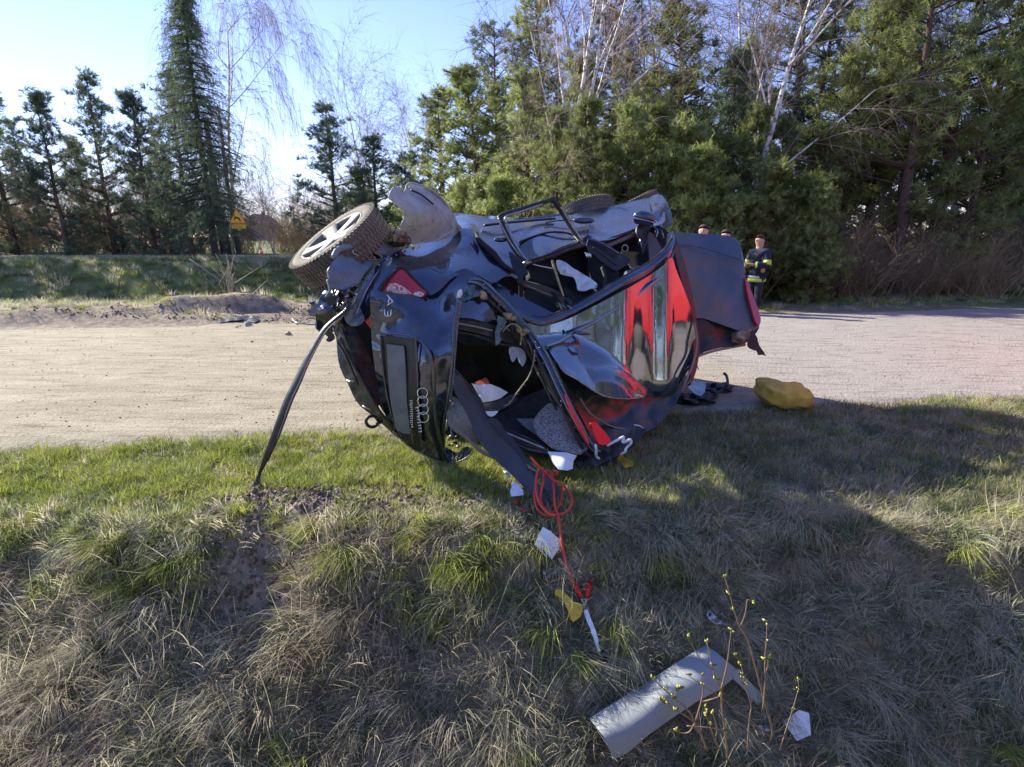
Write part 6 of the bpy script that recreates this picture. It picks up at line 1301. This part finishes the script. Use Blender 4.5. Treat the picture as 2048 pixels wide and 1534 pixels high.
yc = 37; c = Vector(((536-CX)/F*yc, yc, 0)); c.z = th(c.x, yc)+.1
cn = thing('traffic_cone', 'small orange traffic cone with a white band on the far paved road', 'traffic cone', c)
def cone_seg(nm, z0_, z1_, r0, r1, m):
    mb = MB(); mb.tube([c+Vector((0, 0, z0_)), c+Vector((0, 0, z1_))], [r0, r1], 16, up=(1, 0, 0)); mb.build(nm, m, cn)
cone_seg('lower_cone', .03, .2, .15, .10, M['coneorange']); cone_seg('white_band', .2, .33, .10, .07, M['white']); cone_seg('upper_cone', .33, .55, .07, .02, M['coneorange'])
mb = MB(); mb.box(c+Vector((0, 0, .015)), (.36, .36, .03)); mb.build('base', M['coneorange'], cn, False)
yh_ = 130; hx = (529-CX)/F*yh_; hz = th(hx, yh_)
ho = thing('house', 'distant house with a purple gable roof behind the bare shrubs', 'house', (hx, yh_, hz))
wv = 3.2; V = [Vector((hx+a, yh_+b, hz+z)) for a, b, z in [(-wv, 0, 0), (wv, 0, 0), (wv, 8, 0), (-wv, 8, 0), (-wv, 0, 3), (wv, 0, 3), (wv, 8, 3), (-wv, 8, 3), (0, 0, 5.6), (0, 8, 5.6)]]
mk('wall', V, [(0, 1, 5, 8, 4), (1, 2, 6, 5), (2, 3, 7, 9, 6), (3, 0, 4, 7)], M['houseroof'], ho, False)
for s in (-1, 1):
    mb = MB(); mb.box((hx+s*1.75, yh_+4, hz+4.35), (4.5, 8.8, .18), Matrix.Rotation(R(39.5*s), 3, 'Y')); mb.build('roof', M['houseroof'], ho, False)
mb = MB(); mb.box((hx+.9, yh_+3, hz+5.7), (.6, .6, 1.4)); mb.build('chimney', M['bark_dark'], ho, False)
for s in (-.9, .9):
    mb = MB(); mb.box((hx+s, yh_-.04, hz+3.4), (.8, .08, 1.0)); w_ = mb.build('window', M['white'], ho, False)
    mb = MB(); mb.box((hx+s, yh_-.1, hz+3.4), (.64, .04, .84)); mb.build('pane', M['glass'], w_, False)

# ------------------------------------------------------------ people
def skin_obj(name, verts, edges, rad, m, parent, root=0, sub=2):
    bm = bmesh.new(); off = parent.location if parent else Vector()
    L = bm.verts.layers.skin.verify()
    vs = [bm.verts.new(Vector(v)-off) for v in verts]
    for a, b in edges: bm.edges.new((vs[a], vs[b]))
    for i, v in enumerate(vs):
        r = rad[i]; v[L].radius = (r, r) if not isinstance(r, tuple) else r; v[L].use_root = (i == root)
    me = bpy.data.meshes.new(name); bm.to_mesh(me); bm.free(); me.materials.append(m)
    o = bpy.data.objects.new(name, me); COL.objects.link(o); o.parent = parent
    s = o.modifiers.new('skin', 'SKIN'); s.use_smooth_shade = True; s.use_x_symmetry = False
    q = o.modifiers.new('smooth', 'SUBSURF'); q.levels = sub; q.render_levels = sub
    return o
def person(label, foot, H, face, arms, jacket, stripes=True, hairm=None):
    """face: heading in radians in the ground plane (0 = +X); arms: 'folded' or 'down'"""
    f = Vector((math.cos(face), math.sin(face), 0)); s = Vector((-f.y, f.x, 0)); u = Vector((0, 0, 1)); B = Vector(foot); k = H/1.78
    P = lambda a, b, c: B+(f*a+s*b+u*c)*k
    o = thing('person', label, 'person', foot)
    hd = P(.03, 0, 1.63)
    V = [P(0, 0, 1.0), P(0, 0, 1.2), P(-.01, 0, 1.40), P(0, 0, 1.49), P(.01, 0, 1.55), P(.03, 0, 1.65), P(.015, 0, 1.71)]
    E = [(0, 1), (1, 2), (2, 3), (3, 4), (4, 5), (5, 6)]; r = [.14, .135, .12, .075, .08, (.108), .10]
    r = [x*k for x in r]
    for sd in (-1, 1):
        b = len(V); V += [P(0, sd*.09, .90), P(.02, sd*.10, .50), P(-.01, sd*.10, .10), P(.12, sd*.11, .05)]; E += [(0, b), (b, b+1), (b+1, b+2), (b+2, b+3)]; r += [.09*k, .062*k, .04*k, .035*k]
        if arms == 'folded': arm = [P(-.01, sd*.18, 1.40), P(.03, sd*.25, 1.12), P(.26, sd*.06, 1.14), P(.31, -sd*.02, 1.16)]
        else: arm = [P(-.01, sd*.18, 1.40), P(-.02, sd*.24, 1.12), P(.06, sd*.25, .88), P(.08, sd*.24, .80)]
        b = len(V); V += arm; E += [(2, b), (b, b+1), (b+1, b+2), (b+2, b+3)]; r += [.06*k, .045*k, .03*k, .032*k]
        d = (arm[3]-arm[2]).normalized(); q = d.cross(f if arms != 'folded' else u).normalized()
        for t in range(5):
            L = (.055, .085, .092, .086, .068)[t]*k; h = arm[3]+q*(t-2)*.019*k; h2 = h+d*L*.5+(q*-.02 if t == 0 else Vector((0, 0, 0))); h3 = h2+d*L*.45+Vector((0, 0, -.01))
            b2 = len(V); V += [h+d*.01, h2, h3]; E += [(b+3, b2), (b2, b2+1), (b2+1, b2+2)]; r += [.010*k, .009*k, .008*k]
    skin_obj('body', V, E, r, M['skin'], o)
    # face details: nose, eyes, mouth, ears
    mb = MB(); mb.tube([hd+f*.085*k+u*.05*k, hd+f*.115*k+u*.01*k, hd+f*.09*k], [.010, .018, .008], 6); mb.build('nose', M['skin'], o)
    for sd in (-1, 1):
        e = blob('eye', 0, 0, None, (.012, .012, .009), M['black'], parent=o, sub=2); e.location = hd+f*.088*k+s*sd*.033*k+u*.045*k-o.location
        e = blob('ear', 0, 0, None, (.02, .012, .032), M['skin'], parent=o, sub=2); e.location = hd+s*sd*.088*k+u*.02*k-o.location
    mb = MB(); mb.tube([hd+f*.088*k+s*.025-u*.045*k, hd+f*.094*k-u*.047*k, hd+f*.088*k-s*.025-u*.045*k], .006, 5); mb.build('mouth', M['clampred'], o)
    bm = bmesh.new(); bmesh.ops.create_icosphere(bm, subdivisions=3, radius=1); Vh = []; keep = []
    for v in bm.verts:
        p = v.co; Vh.append(hd-f*.012*k+u*.055*k+(f*p.x*.112+s*p.y*.102+u*(p.z*.105))*k)
    idx = [fc for fc in bm.faces if all((v.co.z > -.05+.55*max(0, v.co.x)) for v in fc.verts)]
    Fh = [tuple(v.index for v in fc.verts) for fc in idx]; bm.free(); hh = mk('hair', Vh, Fh, M[hairm or 'hair'], o); sl = hh.modifiers.new('t', 'SOLIDIFY'); sl.thickness = .01
    # jacket
    V = [P(0, 0, .84), P(0, 0, 1.05), P(0, 0, 1.25), P(-.01, 0, 1.41), P(0, 0, 1.52)]; E = [(0, 1), (1, 2), (2, 3), (3, 4)]; r = [.175*k, .17*k, .18*k, .16*k, .10*k]
    for sd in (-1, 1):
        if arms == 'folded': arm = [P(-.01, sd*.20, 1.40), P(.03, sd*.27, 1.12), P(.23, sd*.08, 1.14)]
        else: arm = [P(-.01, sd*.20, 1.40), P(-.02, sd*.25, 1.12), P(.05, sd*.26, .92)]
        b = len(V); V += arm; E += [(3, b), (b, b+1), (b+1, b+2)]; r += [.10*k, .088*k, .078*k]
    skin_obj('jacket', V, E, r, M[jacket], o, root=1)
    V = [P(0, 0, .98)]; E = []; r = [.15*k]
    for sd in (-1, 1): b = len(V); V += [P(0, sd*.095, .88), P(.02, sd*.105, .5), P(-.01, sd*.105, .09)]; E += [(0, b), (b, b+1), (b+1, b+2)]; r += [.11*k, .085*k, .075*k]
    skin_obj('trousers', V, E, r, M['navy'], o)
    for sd in (-1, 1): e = blob('boot', 0, 0, None, (.13, .05, .06), M['black'], parent=o, sub=2); e.location = P(.06, sd*.11, .05)-o.location; e.rotation_euler = (0, 0, face)
    if stripes:
        def band(nm, c, axis, r0, r1, h, m):
            mb = MB(); axis = axis.normalized(); mb.tube([c-axis*h/2, c+axis*h/2], [r0, r1], 20, up=tuple(axis.orthogonal())); return mb.build(nm, m, o)
        band('jacket_band', P(0, 0, .87), u, .188*k, .186*k, .055*k, M['silver']); band('jacket_band', P(0, 0, .80), u, .19*k, .19*k, .075*k, M['hiviz'])
        for sd in (-1, 1):
            a, b = P(.03, sd*.27, 1.12), P(.23, sd*.08, 1.14); band('sleeve_band', a.lerp(b, .72), b-a, .072*k, .07*k, .085*k, M['hiviz'])
            a2 = P(-.01, sd*.20, 1.40); band('sleeve_band', a2.lerp(a, .78), a-a2, .086*k, .084*k, .10*k, M['hiviz'])
    return o
def foot_at(px, Y, ytop, H):       # stand so that the top of the head is where the photo has it
    x = (px-CX)/F*Y; z = Q(px, ytop, Y).z-H; return (x, Y, z)
Hf = 1.78; fp = foot_at(1506, 12.6, 469, Hf); print('foot z', fp[2], th(fp[0], fp[1]))
person('fire fighter in navy jacket with lime reflective bands, arms folded, by the forest', fp, Hf, R(205), 'folded', 'navy')
fp = foot_at(1437, 12.2, 459, 1.84); person('dark-haired person, only the head top showing over the bonnet, nearer the fire fighter', fp, 1.84, R(250), 'down', 'navy', True)
fp = foot_at(1394, 11.9, 449, 1.88); person('brown-haired person whose turned head shows over the bonnet beside the mirror', fp, 1.88, R(240), 'down', 'navy', True)

# ------------------------------------------------------------ fire engine standing on the road to the right, mirrored in the crushed roof
fe = thing('fire_engine', 'red fire engine standing on the road to the right of the wreck', 'fire engine', (8.4, 3.2, 0))
mb = MB(); mb.box((9.3, 6.0, 1.9), (2.4, 4.6, 2.6)); mb.build('body', M['enginered'], fe, False)
mb = MB(); mb.box((9.3, 2.3, 1.7), (2.4, 2.4, 2.2)); mb.build('cab', M['enginered'], fe, False)
mb = MB(); mb.box((8.08, 2.3, 2.2), (.04, 1.5, .8)); mb.build('window', M['glass'], fe, False)
mb = MB(); mb.box((9.3, 1.06, 2.3), (2.1, .05, .9)); mb.build('windscreen', M['glass'], fe, False)
mb = MB(); mb.box((9.3, 4.6, .55), (2.2, 7.0, .2)); mb.build('chassis', M['black'], fe, False)
for x_ in (8.25, 10.35):
    for y_ in (2.2, 7.0): mb = MB(); mb.tube([Vector((x_-.15, y_, .5)), Vector((x_+.15, y_, .5))], .5, 28, up=(0, 0, 1)); mb.build('wheel', M['tyre'], fe)
mb = MB(); mb.box((9.3, 2.6, 2.9), (1.6, .3, .18)); mb.build('light_bar', M['bucket'], fe, False)
